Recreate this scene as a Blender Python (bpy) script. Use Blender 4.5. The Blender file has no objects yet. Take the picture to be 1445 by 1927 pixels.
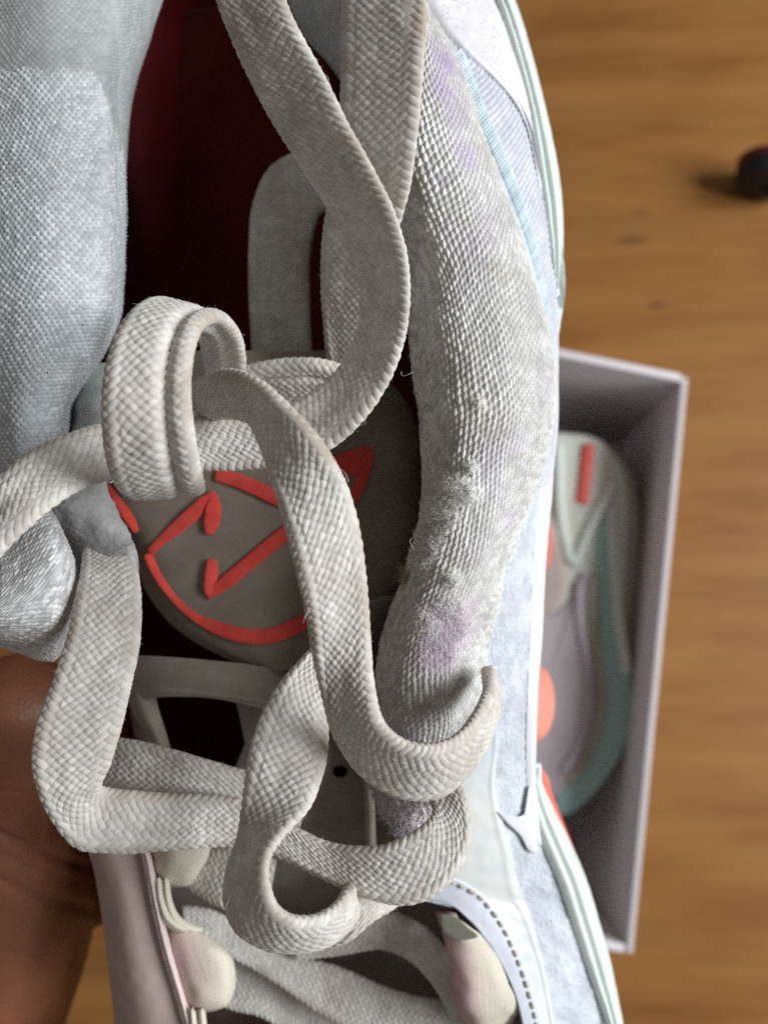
import bpy, math, random
import numpy as np
from mathutils import Vector, Matrix
random.seed(4); RNG = np.random.default_rng(7)
SC = bpy.context.scene

# ------------------------------------------------------------------ camera
F = 1447.0; CX, CY = 722.5, 963.5                 # the lens, in pixels of the photograph
H_CAM = 0.566                                      # camera height above the floor, metres
_down = np.array([(795 - CX) / F, -(1217 - CY) / F, -1.0]); _down /= np.linalg.norm(_down)
AZ = -_down
AX = np.array([1.0, 0, 0]) - AZ[0] * AZ; AX /= np.linalg.norm(AX)
AY = np.cross(AZ, AX)
C2W = np.stack([AX, AY, AZ])                       # camera axes -> world axes
CAMPOS = np.array([0, 0, H_CAM])
cam_d = bpy.data.cameras.new('camera'); cam = bpy.data.objects.new('camera', cam_d)
SC.collection.objects.link(cam); SC.camera = cam
M = Matrix(C2W.tolist()).to_4x4(); M.translation = Vector(CAMPOS); cam.matrix_world = M
cam_d.sensor_width = 36; cam_d.lens = 36 * F / 1927
cam_d.clip_start = 0.01; cam_d.clip_end = 20
cam_d.dof.use_dof = True; cam_d.dof.focus_distance = 0.116
cam_d.dof.aperture_fstop = cam_d.lens / 1.8

# ------------------------------------------------------------------ light: one big window on the right, dim room
W = bpy.data.worlds.new('World'); SC.world = W; W.use_nodes = True
W.node_tree.nodes['Background'].inputs[0].default_value = (1.0, 0.93, 0.86, 1)
W.node_tree.nodes['Background'].inputs[1].default_value = 0.17

def area(name, loc, target, sx, sy, power, color):
    d = bpy.data.lights.new(name, 'AREA'); d.shape = 'RECTANGLE'; d.size = sx; d.size_y = sy
    d.energy = power; d.color = color
    o = bpy.data.objects.new(name, d); SC.collection.objects.link(o); o.location = loc
    o.rotation_euler = (Vector(target) - Vector(loc)).to_track_quat('-Z', 'Y').to_euler()
    return o
area('window_light', (1.25, 0.08, 1.06), (0, 0, 0.42), 0.85, 0.75, 33, (0.93, 0.97, 1.0))

SC.view_settings.view_transform = 'Standard'; SC.view_settings.look = 'None'
SC.view_settings.exposure = 0.0; SC.view_settings.gamma = 1.0
SC.render.engine = 'CYCLES'
SC.cycles.use_denoising = False
SC.cycles.max_bounces = 8; SC.cycles.diffuse_bounces = 4

# ------------------------------------------------------------------ geometry helpers
def P(p):
    """photo x, y and distance along the view axis in mm -> world metres (n,3)"""
    p = np.asarray(p, float); d = p[..., 2:3] * 0.001
    c = np.concatenate([(p[..., 0:1] - CX) / F * d, -(p[..., 1:2] - CY) / F * d, -d], -1)
    return c @ C2W.T.T if False else c[..., 0:1] * _col(0) + c[..., 1:2] * _col(1) + c[..., 2:3] * _col(2) + CAMPOS
def _col(i): return C2W[:, i]
def PH(x, y, z):
    """where the ray through photo point x, y meets the level z above the floor"""
    c = np.array([(x - CX) / F, -(y - CY) / F, -1.0]); v = C2W @ c
    return CAMPOS + v * ((z - H_CAM) / v[2])

def spl(Q, t_at=None, n=50, chord=None):
    """smooth curve through the rows of Q"""
    Q = np.asarray(Q, float); k = len(Q)
    if chord is None: chord = np.arange(k, dtype=float)
    if t_at is None: t_at = np.linspace(chord[0], chord[-1], n)
    sh = (k,) + (1,) * (Q.ndim - 1)
    h = np.diff(chord).reshape((k - 1,) + (1,) * (Q.ndim - 1))
    if k == 2:
        u = ((t_at - chord[0]) / (chord[1] - chord[0])).reshape((-1,) + (1,) * (Q.ndim - 1))
        return Q[0] * (1 - u) + Q[1] * u
    s = np.diff(Q, axis=0) / h
    m = np.empty_like(Q)
    m[1:-1] = (s[:-1] * h[1:] + s[1:] * h[:-1]) / (h[1:] + h[:-1])
    m[0] = s[0] * 1.5 - m[1] * .5; m[-1] = s[-1] * 1.5 - m[-2] * .5
    i = np.clip(np.searchsorted(chord, t_at, side='right') - 1, 0, k - 2)
    hh = h[i]; u = ((t_at - chord[i])).reshape((-1,) + (1,) * (Q.ndim - 1)) / hh
    a, b = Q[i], Q[i + 1]; ma, mb = m[i] * hh, m[i + 1] * hh
    u2, u3 = u * u, u * u * u
    return a * (2 * u3 - 3 * u2 + 1) + ma * (u3 - 2 * u2 + u) + b * (3 * u2 - 2 * u3) + mb * (u3 - u2)

def chordlen(C, power=0.5):
    d = np.linalg.norm(np.diff(C, axis=0), axis=-1); d = np.maximum(d, 1e-6) ** 1.0
    return np.concatenate([[0], np.cumsum(d)])

def vnoise(u, v, seed=0):
    g = np.random.default_rng(seed).random((64, 64)).astype(np.float32)
    iu, iv = np.floor(u).astype(int), np.floor(v).astype(int)
    fu, fv = u - iu, v - iv; fu = fu * fu * (3 - 2 * fu); fv = fv * fv * (3 - 2 * fv)
    a = g[iu % 64, iv % 64]; b = g[(iu + 1) % 64, iv % 64]; c = g[iu % 64, (iv + 1) % 64]; d = g[(iu + 1) % 64, (iv + 1) % 64]
    return (a * (1 - fu) + b * fu) * (1 - fv) + (c * (1 - fu) + d * fu) * fv - .5

def hash2(i, j, seed=0):
    x = (i.astype(np.int64) * 73856093) ^ (j.astype(np.int64) * 19349663) ^ (seed * 83492791)
    x = (x ^ (x >> 13)) * 1274126177; x = x ^ (x >> 16)
    return (x & 0xFFFF) / 65535.0

ORIGIN = {}
def link(name, me, parent=None, smooth=True):
    o = bpy.data.objects.new(name, me); SC.collection.objects.link(o)
    if parent is not None: o.parent = parent
    if smooth and len(me.polygons): me.polygons.foreach_set('use_smooth', [True] * len(me.polygons))
    return o
def root_off(parent):
    off = np.zeros(3); p = parent
    while p is not None: off += np.array(p.location); p = p.parent
    return off

def mesh_raw(name, V, Fc, mat, parent=None, smooth=True, uv=None, tint=None):
    """V (n,3) metres in the world; Fc (m,3 or 4) indices"""
    V = np.asarray(V, float) - root_off(parent); Fc = np.asarray(Fc, np.int32)
    me = bpy.data.meshes.new(name); k = Fc.shape[1]
    me.vertices.add(len(V)); me.vertices.foreach_set('co', V.astype(np.float32).ravel())
    me.loops.add(Fc.size); me.loops.foreach_set('vertex_index', Fc.ravel())
    me.polygons.add(len(Fc)); me.polygons.foreach_set('loop_start', np.arange(0, Fc.size, k, dtype=np.int32))
    try: me.polygons.foreach_set('loop_total', np.full(len(Fc), k, np.int32))
    except Exception: pass
    if uv is not None:
        l = me.uv_layers.new(name='UVMap'); l.data.foreach_set('uv', np.asarray(uv, np.float32)[Fc.ravel()].ravel())
    if tint is not None:
        a = me.attributes.new('tint', 'FLOAT', 'POINT'); a.data.foreach_set('value', np.asarray(tint, np.float32).ravel())
    me.update(); me.validate()
    if mat: me.materials.append(mat)
    return link(name, me, parent, smooth)

def grid_faces(nu, nv, closed=False, flip=False):
    i = np.arange(nu - 1)[:, None]; j = np.arange(nv if closed else nv - 1)[None, :]
    j2 = (j + 1) % nv
    f = np.stack([i * nv + j, i * nv + j2, (i + 1) * nv + j2, (i + 1) * nv + j], -1).reshape(-1, 4)
    return f[:, ::-1] if flip else f

def normals(G, closed=False):
    du = np.gradient(G, axis=0)
    dv = (np.roll(G, -1, 1) - np.roll(G, 1, 1)) if closed else np.gradient(G, axis=1)
    n = np.cross(du, dv); return n / np.maximum(np.linalg.norm(n, axis=-1, keepdims=True), 1e-12)

def sheet_pts(stations, nu, nv):
    """stations: list of rows of (x, y, d), every row with the same number of points -> dense world grid"""
    S = P(np.array(stations, float))
    c1 = chordlen(S.mean(axis=1)); g = spl(S, np.linspace(0, c1[-1], nu), chord=c1)
    gt = np.swapaxes(g, 0, 1); c2 = chordlen(gt.mean(axis=1))
    g2 = spl(gt, np.linspace(0, c2[-1], nv), chord=c2)
    return np.swapaxes(g2, 0, 1)

def arc_uv(G):
    """lengths in mm along both directions of a grid"""
    du = np.linalg.norm(np.diff(G, axis=0), axis=-1); u = np.concatenate([np.zeros((1, G.shape[1])), np.cumsum(du, 0)]) * 1000
    dv = np.linalg.norm(np.diff(G, axis=1), axis=-1); v = np.concatenate([np.zeros((G.shape[0], 1)), np.cumsum(dv, 1)], 1) * 1000
    u = np.repeat(u.mean(axis=1, keepdims=True), G.shape[1], 1)
    return u, v - v.mean(axis=1, keepdims=True)

def pix(G):
    c = (G - CAMPOS) @ C2W; return CX - F * c[..., 0] / c[..., 2], CY + F * c[..., 1] / c[..., 2]
def inside(x, y, poly):
    r = np.zeros(x.shape, bool); n = len(poly)
    for i in range(n):
        (x0, y0), (x1, y1) = poly[i], poly[(i + 1) % n]
        r ^= ((y0 > y) != (y1 > y)) & (x < (x1 - x0) * (y - y0) / (y1 - y0 + 1e-9) + x0)
    return r
def sheet(name, stations, step, mat, parent=None, relief=None, thick=1.2, lift=0.0, closed_back=True, holes=(), zone=None):
    """a surface through the stations, step mm between vertices, with relief (mm) toward the camera and real thickness"""
    S = P(np.array(stations, float))
    lu = chordlen(S.mean(axis=1))[-1] * 1000; lv = np.max([chordlen(r)[-1] for r in S]) * 1000
    nu, nv = max(4, int(lu / step)), max(4, int(lv / step))
    G = sheet_pts(stations, nu, nv); n = normals(G)
    view = CAMPOS - G
    if (n * view).sum() < 0: n = -n
    u, v = arc_uv(G); tint = np.zeros((nu, nv))
    base = G + n * lift * 0.001
    if relief is not None:
        h, tint = relief(u, v)
        if zone:
            zx, zy = pix(base); zx = zx + 16 * vnoise(u * .5, v * .5, 71) + 10 * vnoise(u * 4, v * 4, 72); zy = zy + 26 * vnoise(u * .5, v * .5, 73) + 12 * vnoise(u * 4, v * 4, 74); zi = inside(zx, zy, zone[0]); h = np.where(zi, h * .45, h)
        top = base + n * h[..., None] * 0.001
    else: top = base
    flip = np.sum(np.cross(top[1, 0] - top[0, 0], top[0, 1] - top[0, 0]) * n[0, 0]) > 0
    V = top.reshape(-1, 3); Fc = grid_faces(nu, nv, flip=flip); N = nu * nv
    uv = np.stack([u, v], -1).reshape(-1, 2)
    if thick:
        su = max(1, nu // 40); idx = None
        bot = (base - n * thick * 0.001).reshape(-1, 3)
        V = np.concatenate([V, bot]); Fb = grid_faces(nu, nv, flip=not flip) + N
        k = np.arange(N).reshape(nu, nv)
        ring = np.concatenate([k[0, :], k[1:, -1], k[-1, -2::-1], k[-2:0:-1, 0]])
        r2 = np.roll(ring, -1); side = np.stack([ring, r2, r2 + N, ring + N], -1)
        Fc = np.concatenate([Fc, Fb, side]); uv = np.concatenate([uv, uv]); tint = np.concatenate([tint.ravel(), tint.ravel()])
    if holes:
        qx, qy = pix(V[Fc].mean(axis=1)); kill = np.zeros(len(Fc), bool)
        for h_ in holes: kill |= inside(qx, qy, h_)
        Fc = Fc[~kill]
    o = mesh_raw(name, V, Fc, mat, parent, uv=uv, tint=np.ravel(tint))
    if zone:
        o.data.materials.append(zone[1]); fz_ = zi.ravel()[np.minimum(Fc[:, 0] % N, N - 1)]
        o.data.polygons.foreach_set('material_index', fz_.astype(np.int32))
    return o, top, n, u, v

# ---------------------------------------------------------------- textile relief
def braid(s, t, half, seed=0):
    """flat braid: floats of yarn. s along, t across, mm -> height 0..1, per-float value"""
    ws, hs = 1.36, 1.38
    a = s / hs + t / ws; b = s / hs - t / ws
    i, j = np.floor(a), np.floor(b); fa, fb = a - i, b - j
    k = i - j; edge = np.abs(t) > half * 0.56
    # herringbone at the selvedges (floats over two), plain in the middle
    m4 = np.floor(k / 4); kk = k - 4 * m4
    A2 = kk < 2
    uA = (i - b) - 4 * m4; uB = (a - j) - 4 * m4 - 3
    A1 = np.mod(i + j, 2) == 0
    A = np.where(edge, A2, A1)
    u = np.where(edge, np.where(A, uA, uB), np.where(A, 2 * fb - 1, 2 * fa - 1))
    f = np.where(A, fa, fb)
    L = np.where(edge, .9, .82)
    h = np.sqrt(np.clip(1 - np.abs(2 * f - 1) ** 3.2, 0, 1)) * (.15 + .85 * np.clip(1 - np.abs(np.clip(u, -1, 1)) ** 3 * L, 0, 1) ** .6) * np.where(edge, .8, 1) + .16 * np.where(A, 1, -1) * np.clip(u, -1, 1) * np.where(edge, 0, 1)
    idA = np.where(edge, i * 7 + m4, i * 31 + j); idB = np.where(edge, j * 11 + m4 + 999, i * 17 + j * 3 + 555)
    r = hash2(np.where(A, idA, idB), np.where(A, i, j), seed)
    # fine filaments along each float
    fil = np.where(A, fa * 6 + b * .4, fb * 6 + a * .4)
    h = h * (0.85 + .3 * r) + .05 * np.sin(fil * 2 * np.pi)
    return h, r

def knit(w=0.85, h=1.15, amp=.3, slant=.5, ex=.40, ev=.60, seed=1, wob=.6, soft=0.0, rot=0.0, zones=None, jit=.18):
    def fn(u, v):
        un, vn = u, v
        if rot: un, vn = u * math.cos(rot) - v * math.sin(rot), u * math.sin(rot) + v * math.cos(rot)
        un = un + wob * (vnoise(u * .12 + 3, v * .12, seed) * 2) + jit * vnoise(u * .8, v * .8, seed + 5)
        vn = vn + wob * (vnoise(u * .10 + 9, v * .10 + 4, seed + 1) * 2) + jit * vnoise(u * .9, v * .9, seed + 6)
        col = np.floor(vn / w); ph = un / h + .5 * np.mod(col, 2)
        row = np.floor(ph); fu, fv = vn / w - col - .5, ph - row - .5
        x = fu + slant * fv
        e = 1 - (x / ex) ** 2 - (fv / ev) ** 2
        hh = np.sqrt(np.clip(e, 0, 1)); r = hash2(col + 500, row + 500, seed)
        z = amp * hh * (.6 + .7 * r)
        z = z + .35 * vnoise(u * .16, v * .16, seed + 9) + .12 * vnoise(u * .5, v * .5, seed + 19)
        t = r
        if zones is not None: z, t = zones(u, v, z, t)
        return z, t
    return fn

# ---------------------------------------------------------------- materials
def newmat(name):
    m = bpy.data.materials.new(name); m.use_nodes = True; nt = m.node_tree
    return m, nt, nt.nodes['Principled BSDF']
def N(nt, typ, **kw):
    n = nt.nodes.new(typ)
    for k, v in kw.items(): setattr(n, k, v)
    return n
def ramp(nt, fac, stops):
    r = N(nt, 'ShaderNodeValToRGB'); cr = r.color_ramp
    while len(cr.elements) < len(stops): cr.elements.new(.5)
    for e, (p, c) in zip(cr.elements, stops): e.position = p; e.color = (*c, 1)
    nt.links.new(fac, r.inputs[0]); return r.outputs[0]
def objcoord(nt): return N(nt, 'ShaderNodeTexCoord').outputs['Object']
def noise(nt, scale, detail=4, rough=.6, vec=None):
    n = N(nt, 'ShaderNodeTexNoise'); n.inputs['Scale'].default_value = scale; n.inputs['Detail'].default_value = detail
    n.inputs['Roughness'].default_value = rough
    nt.links.new(vec if vec is not None else objcoord(nt), n.inputs['Vector']); return n.outputs['Fac']
def mix(nt, a, b, fac, typ='MIX'):
    m = N(nt, 'ShaderNodeMix', data_type='RGBA', blend_type=typ)
    for sock, val in ((m.inputs[6], a), (m.inputs[7], b)):
        if isinstance(val, tuple): sock.default_value = (*val, 1)
        else: nt.links.new(val, sock)
    if isinstance(fac, float): m.inputs[0].default_value = fac
    else: nt.links.new(fac, m.inputs[0])
    return m.outputs[2]
def bump(nt, bsdf, h, strength=.5, dist=.0002):
    b = N(nt, 'ShaderNodeBump'); b.inputs['Strength'].default_value = strength; b.inputs['Distance'].default_value = dist
    nt.links.new(h, b.inputs['Height']); nt.links.new(b.outputs[0], bsdf.inputs['Normal'])

def fabric(name, c1, c2, stain=None, stain_amt=.4, rough=.85, sheen=.25, scale=150, tvar=.12, bstr=.35, bscale=9000, spec=.25, stain2=None):
    m, nt, b = newmat(name)
    n1 = noise(nt, scale, 5); col = mix(nt, c1, c2, ramp(nt, n1, [(.35, (0, 0, 0)), (.65, (1, 1, 1))]))
    if stain:
        n2 = noise(nt, scale * .45, 6, .7); col = mix(nt, col, stain, ramp(nt, n2, [(.48, (0, 0, 0)), (.72, (stain_amt,) * 3)]))
    if stain2:
        col = mix(nt, col, stain2, ramp(nt, noise(nt, 75, 3, .6), [(.54, (0, 0, 0)), (.66, (.6,) * 3)]))
    at = N(nt, 'ShaderNodeAttribute', attribute_name='tint')
    k = N(nt, 'ShaderNodeMapRange'); nt.links.new(at.outputs['Fac'], k.inputs[0])
    k.inputs[3].default_value = 1 - tvar; k.inputs[4].default_value = 1 + tvar * .4
    mm = N(nt, 'ShaderNodeVectorMath', operation='SCALE'); nt.links.new(col, mm.inputs[0]); nt.links.new(k.outputs[0], mm.inputs['Scale'])
    nt.links.new(mm.outputs[0], b.inputs['Base Color'])
    b.inputs['Roughness'].default_value = rough; b.inputs['Sheen Weight'].default_value = sheen
    b.inputs['Specular IOR Level'].default_value = spec
    bump(nt, b, noise(nt, bscale, 3, .7), bstr, .00006)
    return m
M_LACE = fabric('lace_braid', (.575, .545, .495), (.67, .645, .60), (.42, .345, .28), .6, tvar=.16, spec=.35, rough=.7)
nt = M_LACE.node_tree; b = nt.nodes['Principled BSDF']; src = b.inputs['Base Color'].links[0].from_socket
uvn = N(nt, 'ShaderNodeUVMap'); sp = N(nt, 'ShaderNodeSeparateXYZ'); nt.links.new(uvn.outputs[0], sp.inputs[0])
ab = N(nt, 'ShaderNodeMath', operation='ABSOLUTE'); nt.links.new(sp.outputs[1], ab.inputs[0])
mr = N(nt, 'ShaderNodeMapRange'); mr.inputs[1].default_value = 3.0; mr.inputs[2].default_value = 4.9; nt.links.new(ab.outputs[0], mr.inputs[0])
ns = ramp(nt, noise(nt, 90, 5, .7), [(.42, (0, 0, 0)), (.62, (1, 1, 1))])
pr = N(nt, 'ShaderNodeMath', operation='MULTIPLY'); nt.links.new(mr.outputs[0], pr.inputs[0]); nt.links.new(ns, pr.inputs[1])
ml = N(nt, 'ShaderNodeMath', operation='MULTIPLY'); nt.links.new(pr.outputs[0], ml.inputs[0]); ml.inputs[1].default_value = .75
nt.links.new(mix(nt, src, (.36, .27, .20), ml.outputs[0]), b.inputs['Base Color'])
M_LACE_FUZZ = fabric('lace_fibre', (.74, .71, .66), (.8, .78, .74), tvar=0)
M_COLLAR_L = fabric('pale_blue_knit', (.52, .555, .58), (.61, .635, .65), (.40, .42, .43), .35, tvar=.25, sheen=.2)
M_COLLAR_R = fabric('worn_grey_knit', (.56, .55, .52), (.68, .675, .66), (.44, .38, .33), .5, tvar=.35, stain2=(.56, .50, .58), scale=110, sheen=.2, spec=.4, rough=.6)
M_RED = fabric('dark_red_lining', (.15, .006, .011), (.19, .010, .012), tvar=0, sheen=.05, scale=60)
M_TAB = fabric('taupe_tongue_fabric', (.205, .165, .128), (.245, .20, .16), tvar=.05)
M_TONGUE = fabric('brown_grey_tongue_mesh', (.22, .18, .155), (.28, .24, .21), (.14, .10, .08), .4, tvar=.1)
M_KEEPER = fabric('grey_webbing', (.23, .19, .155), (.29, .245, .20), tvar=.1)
M_LOGO = fabric('coral_embroidery', (.62, .055, .042), (.72, .08, .06), tvar=.12, sheen=.1, bstr=.6)
M_LILAC = fabric('lilac_grey_mesh', (.54, .56, .62), (.62, .64, .69), (.50, .45, .58), .6, tvar=.2)
M_RIB = fabric('light_blue_stitching', (.50, .60, .66), (.58, .67, .71), tvar=.2)
M_PANEL = fabric('pale_blue_suede', (.54, .58, .64), (.64, .67, .71), (.50, .51, .62), .4, tvar=.2, bstr=.8, bscale=5000)
def plastic(name, c1, c2, rough=.45, scale=60, specks=None, sss=0.0):
    m, nt, b = newmat(name)
    col = mix(nt, c1, c2, ramp(nt, noise(nt, scale, 4), [(.35, (0, 0, 0)), (.65, (1, 1, 1))]))
    if specks:
        v = N(nt, 'ShaderNodeTexVoronoi'); v.inputs['Scale'].default_value = 1300; nt.links.new(objcoord(nt), v.inputs['Vector'])
        s = ramp(nt, v.outputs['Distance'], [(.16, (1, 1, 1)), (.26, (0, 0, 0))])
        g = ramp(nt, noise(nt, 260, 3), [(.46, (0, 0, 0)), (.54, (.9, .9, .9))])
        f = mix(nt, s, g, 1.0, 'MULTIPLY'); col = mix(nt, col, specks, f)
    nt.links.new(col, b.inputs['Base Color']); b.inputs['Roughness'].default_value = rough
    if sss: b.inputs['Subsurface Weight'].default_value = sss; b.inputs['Subsurface Scale'].default_value = .003
    bump(nt, b, noise(nt, 2500, 4), .15, .0001)
    return m
M_COUNTER = plastic('white_synthetic_with_specks', (.68, .66, .71), (.75, .73, .77), .4, specks=(.22, .2, .22))
M_WHITE = plastic('white_rubber_trim', (.70, .70, .75), (.77, .77, .81), .35)
M_MINT = plastic('pale_mint_foam', (.62, .71, .66), (.69, .76, .72), .5, sss=.1)
M_OVER = plastic('translucent_pale_blue_film', (.58, .64, .69), (.72, .72, .68), .3, scale=55)
M_STAY = plastic('lilac_white_film', (.58, .62, .69), (.64, .65, .73), .35, scale=80)
M_CORAL = plastic('coral_rubber', (.85, .12, .08), (.9, .16, .12), .5)
M_STITCH = fabric('olive_grey_thread', (.48, .44, .35), (.58, .54, .45), tvar=.2)
M_FLAP = plastic('dusty_pink_eyestay', (.44, .33, .30), (.50, .39, .36), .4, scale=90)
M_FLAPEDGE = plastic('pale_pink_edge', (.62, .50, .48), (.68, .56, .54), .35)
def skin(name, c1, c2, c3):
    m, nt, b = newmat(name)
    col = mix(nt, c1, c2, ramp(nt, noise(nt, 40, 5), [(.3, (0, 0, 0)), (.7, (1, 1, 1))]))
    col = mix(nt, col, c3, ramp(nt, noise(nt, 120, 5), [(.5, (0, 0, 0)), (.8, (.5, .5, .5))]))
    nt.links.new(col, b.inputs['Base Color']); b.inputs['Roughness'].default_value = .5
    b.inputs['Subsurface Weight'].default_value = .25; b.inputs['Subsurface Radius'].default_value = (1, .3, .15); b.inputs['Subsurface Scale'].default_value = .004
    v = N(nt, 'ShaderNodeTexVoronoi'); v.inputs['Scale'].default_value = 1500; nt.links.new(objcoord(nt), v.inputs['Vector'])
    bump(nt, b, v.outputs['Distance'], .3, .0003)
    return m
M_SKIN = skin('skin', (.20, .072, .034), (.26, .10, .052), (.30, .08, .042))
def webbing(name):
    """cream ribbon dyed pink toward its edge"""
    m, nt, b = newmat(name)
    uv = N(nt, 'ShaderNodeUVMap'); sp = N(nt, 'ShaderNodeSeparateXYZ'); nt.links.new(uv.outputs[0], sp.inputs[0])
    at = N(nt, 'ShaderNodeAttribute', attribute_name='tint')
    col = ramp(nt, at.outputs['Fac'], [(0, (.50, .20, .34)), (.3, (.62, .42, .42)), (.65, (.66, .60, .50)), (1, (.63, .60, .50))])
    nt.links.new(col, b.inputs['Base Color']); b.inputs['Roughness'].default_value = .9; b.inputs['Specular IOR Level'].default_value = .1
    bump(nt, b, noise(nt, 5000, 3), .8, .0002)
    return m
M_WEB = webbing('cream_and_pink_webbing')

# ---------------------------------------------------------------- things
def thing(name, label, cat, loc=(0, 0, 0), group=None):
    o = bpy.data.objects.new(name, None); SC.collection.objects.link(o); o.location = loc; o.empty_display_size = .01
    o['label'] = label; o['category'] = cat
    if group: o['group'] = group
    return o

# ================================================================== floor
fm, nt, b = newmat('varnished_oak_laminate')
tc = N(nt, 'ShaderNodeTexCoord'); mp = N(nt, 'ShaderNodeMapping'); mp.inputs['Scale'].default_value = (2.0, 16, 1); mp.inputs['Rotation'].default_value = (0, 0, math.radians(3))
nt.links.new(tc.outputs['Object'], mp.inputs[0])
n1 = noise(nt, 2.2, 9, .62, mp.outputs[0]); n2 = noise(nt, 9, 10, .8, mp.outputs[0])
mp2 = N(nt, 'ShaderNodeMapping'); mp2.inputs['Scale'].default_value = (1, 3, 1); nt.links.new(tc.outputs['Object'], mp2.inputs[0])
n3 = noise(nt, 9, 3, .5, mp2.outputs[0])
c = ramp(nt, n1, [(.25, (.175, .066, .015)), (.5, (.27, .117, .031)), (.75, (.35, .165, .049))])
c = mix(nt, c, (.19, .080, .022), ramp(nt, n2, [(.55, (0, 0, 0)), (.75, (.6, .6, .6))]))
c = mix(nt, c, (.32, .16, .05), ramp(nt, n3, [(.45, (0, 0, 0)), (.75, (.6, .6, .6))]))
# a few small knots
for kx, ky, r in ((1235, 575, .006), (1188, 452, .008), (1205, 400, .004)):
    q = PH(kx, ky, 0); d = N(nt, 'ShaderNodeVectorMath', operation='DISTANCE'); mk = N(nt, 'ShaderNodeMapping'); mk.inputs['Scale'].default_value = (.5, 1.2, 1)
    nt.links.new(tc.outputs['Object'], mk.inputs[0]); nt.links.new(mk.outputs[0], d.inputs[0]); d.inputs[1].default_value = (q[0] * .5, q[1] * 1.2, 0)
    mr = N(nt, 'ShaderNodeMapRange'); mr.inputs[1].default_value = 0; mr.inputs[2].default_value = r; mr.inputs[3].default_value = .8; mr.inputs[4].default_value = 0
    nt.links.new(d.outputs['Value'], mr.inputs[0]); c = mix(nt, c, (.12, .05, .02), mr.outputs[0])
nt.links.new(c, b.inputs['Base Color']); b.inputs['Roughness'].default_value = .5; b.inputs['Specular IOR Level'].default_value = .15
bump(nt, b, n2, .1, .0005)
fl = mesh_raw('floor', [[-3, -3, 0], [3, -3, 0], [3, 3, 0], [-3, 3, 0]], [[0, 1, 2, 3]], fm, smooth=False); fl['kind'] = 'structure'

# ================================================================== box with the second shoe
Z_RIM = H_CAM - 0.43
Bc = PH(1290, 714, Z_RIM)[:2]; Cc = PH(1187, 1790, Z_RIM)[:2]
ey = Bc - Cc; LEN = np.linalg.norm(ey); ey /= LEN; ex = np.array([ey[1], -ey[0]])     # ex to the right
A_ = PH(1050, 665, Z_RIM)[:2]
WID = 0.205; TB = 0.0028; HB = Z_RIM
def bp(a, bb, z):
    q = Cc + ex * a + ey * bb; return [q[0], q[1], z]
# the top edge of the lid end is slightly out of square in the photograph
bm_, nt, b = newmat('mauve_grey_cardboard')
col = mix(nt, (.60, .555, .57), (.66, .61, .625), noise(nt, 30, 4)); nt.links.new(col, b.inputs['Base Color']); b.inputs['Roughness'].default_value = .75
bump(nt, b, noise(nt, 900, 4), .2, .0003)
be_, nt, b = newmat('pale_cut_card_edge'); b.inputs['Base Color'].default_value = (.72, .67, .70, 1); b.inputs['Roughness'].default_value = .7
box = thing('shoe_box', 'open mauve grey cardboard box on the wooden floor holding the second sneaker', 'box', (Cc[0], Cc[1], 0))
sk = (A_ - Bc); sk = sk / np.linalg.norm(sk)       # direction of the far end wall
def quadbox(name, base, z0, z1, mat, parent, bevel=.0006):
    """prism over a four-cornered plan"""
    V = [[q[0], q[1], z0] for q in base] + [[q[0], q[1], z1] for q in base]
    Fc = [[3, 2, 1, 0], [4, 5, 6, 7], [0, 1, 5, 4], [1, 2, 6, 5], [2, 3, 7, 6], [3, 0, 4, 7]]
    o = mesh_raw(name, V, Fc, mat, parent, smooth=False)
    md = o.modifiers.new('b', 'BEVEL'); md.width = bevel; md.segments = 2
    return o
FR = Bc; NR = Cc; FL = Bc + sk * WID; NL = Cc - ex * WID
def inset(p, q, t):                                    # wall plan from p to q, thickness t to the left
    d = (q - p) / np.linalg.norm(q - p); nrm = np.array([-d[1], d[0]]); return [p, q, q + nrm * t, p + nrm * t]
quadbox('side_wall', inset(NR, FR, TB), .002, HB, bm_, box)
quadbox('end_wall', [FR - ey * 0 + sk * TB, FL, FL - ey * TB, FR + sk * TB - ey * TB], .002, HB + .0015, bm_, box)
quadbox('side_wall', inset(FL, NL, TB), .002, HB, bm_, box)
quadbox('end_wall', [NL + ex * TB, NR - ex * TB, NR - ex * TB + ey * TB, NL + ex * TB + ey * TB], .002, HB, bm_, box)
quadbox('bottom', [NR, FR, FL, NL], .001, .003, bm_, box)
# folded rims, a little paler than the walls
quadbox('rim', inset(NR + ex * .0006 - ey * .0008, FR + ex * .0006 + ey * .0008, .0036), HB + .0002, HB + .0014, bm_, box)
e0 = FR + ey * .001
quadbox('rim', [e0 + sk * .004, FL + ey * .001, FL - ey * .0035, e0 + sk * .004 - ey * .0045], HB + .0017, HB + .0042, be_, box)
quadbox('rim', [NR - ey * .0008 - ex * .004, NR - ey * .0008 + ey * .004 - ex * .004, NL + ey * .004, NL - ey * .001], HB + .0002, HB + .0022, be_, box)

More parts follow.
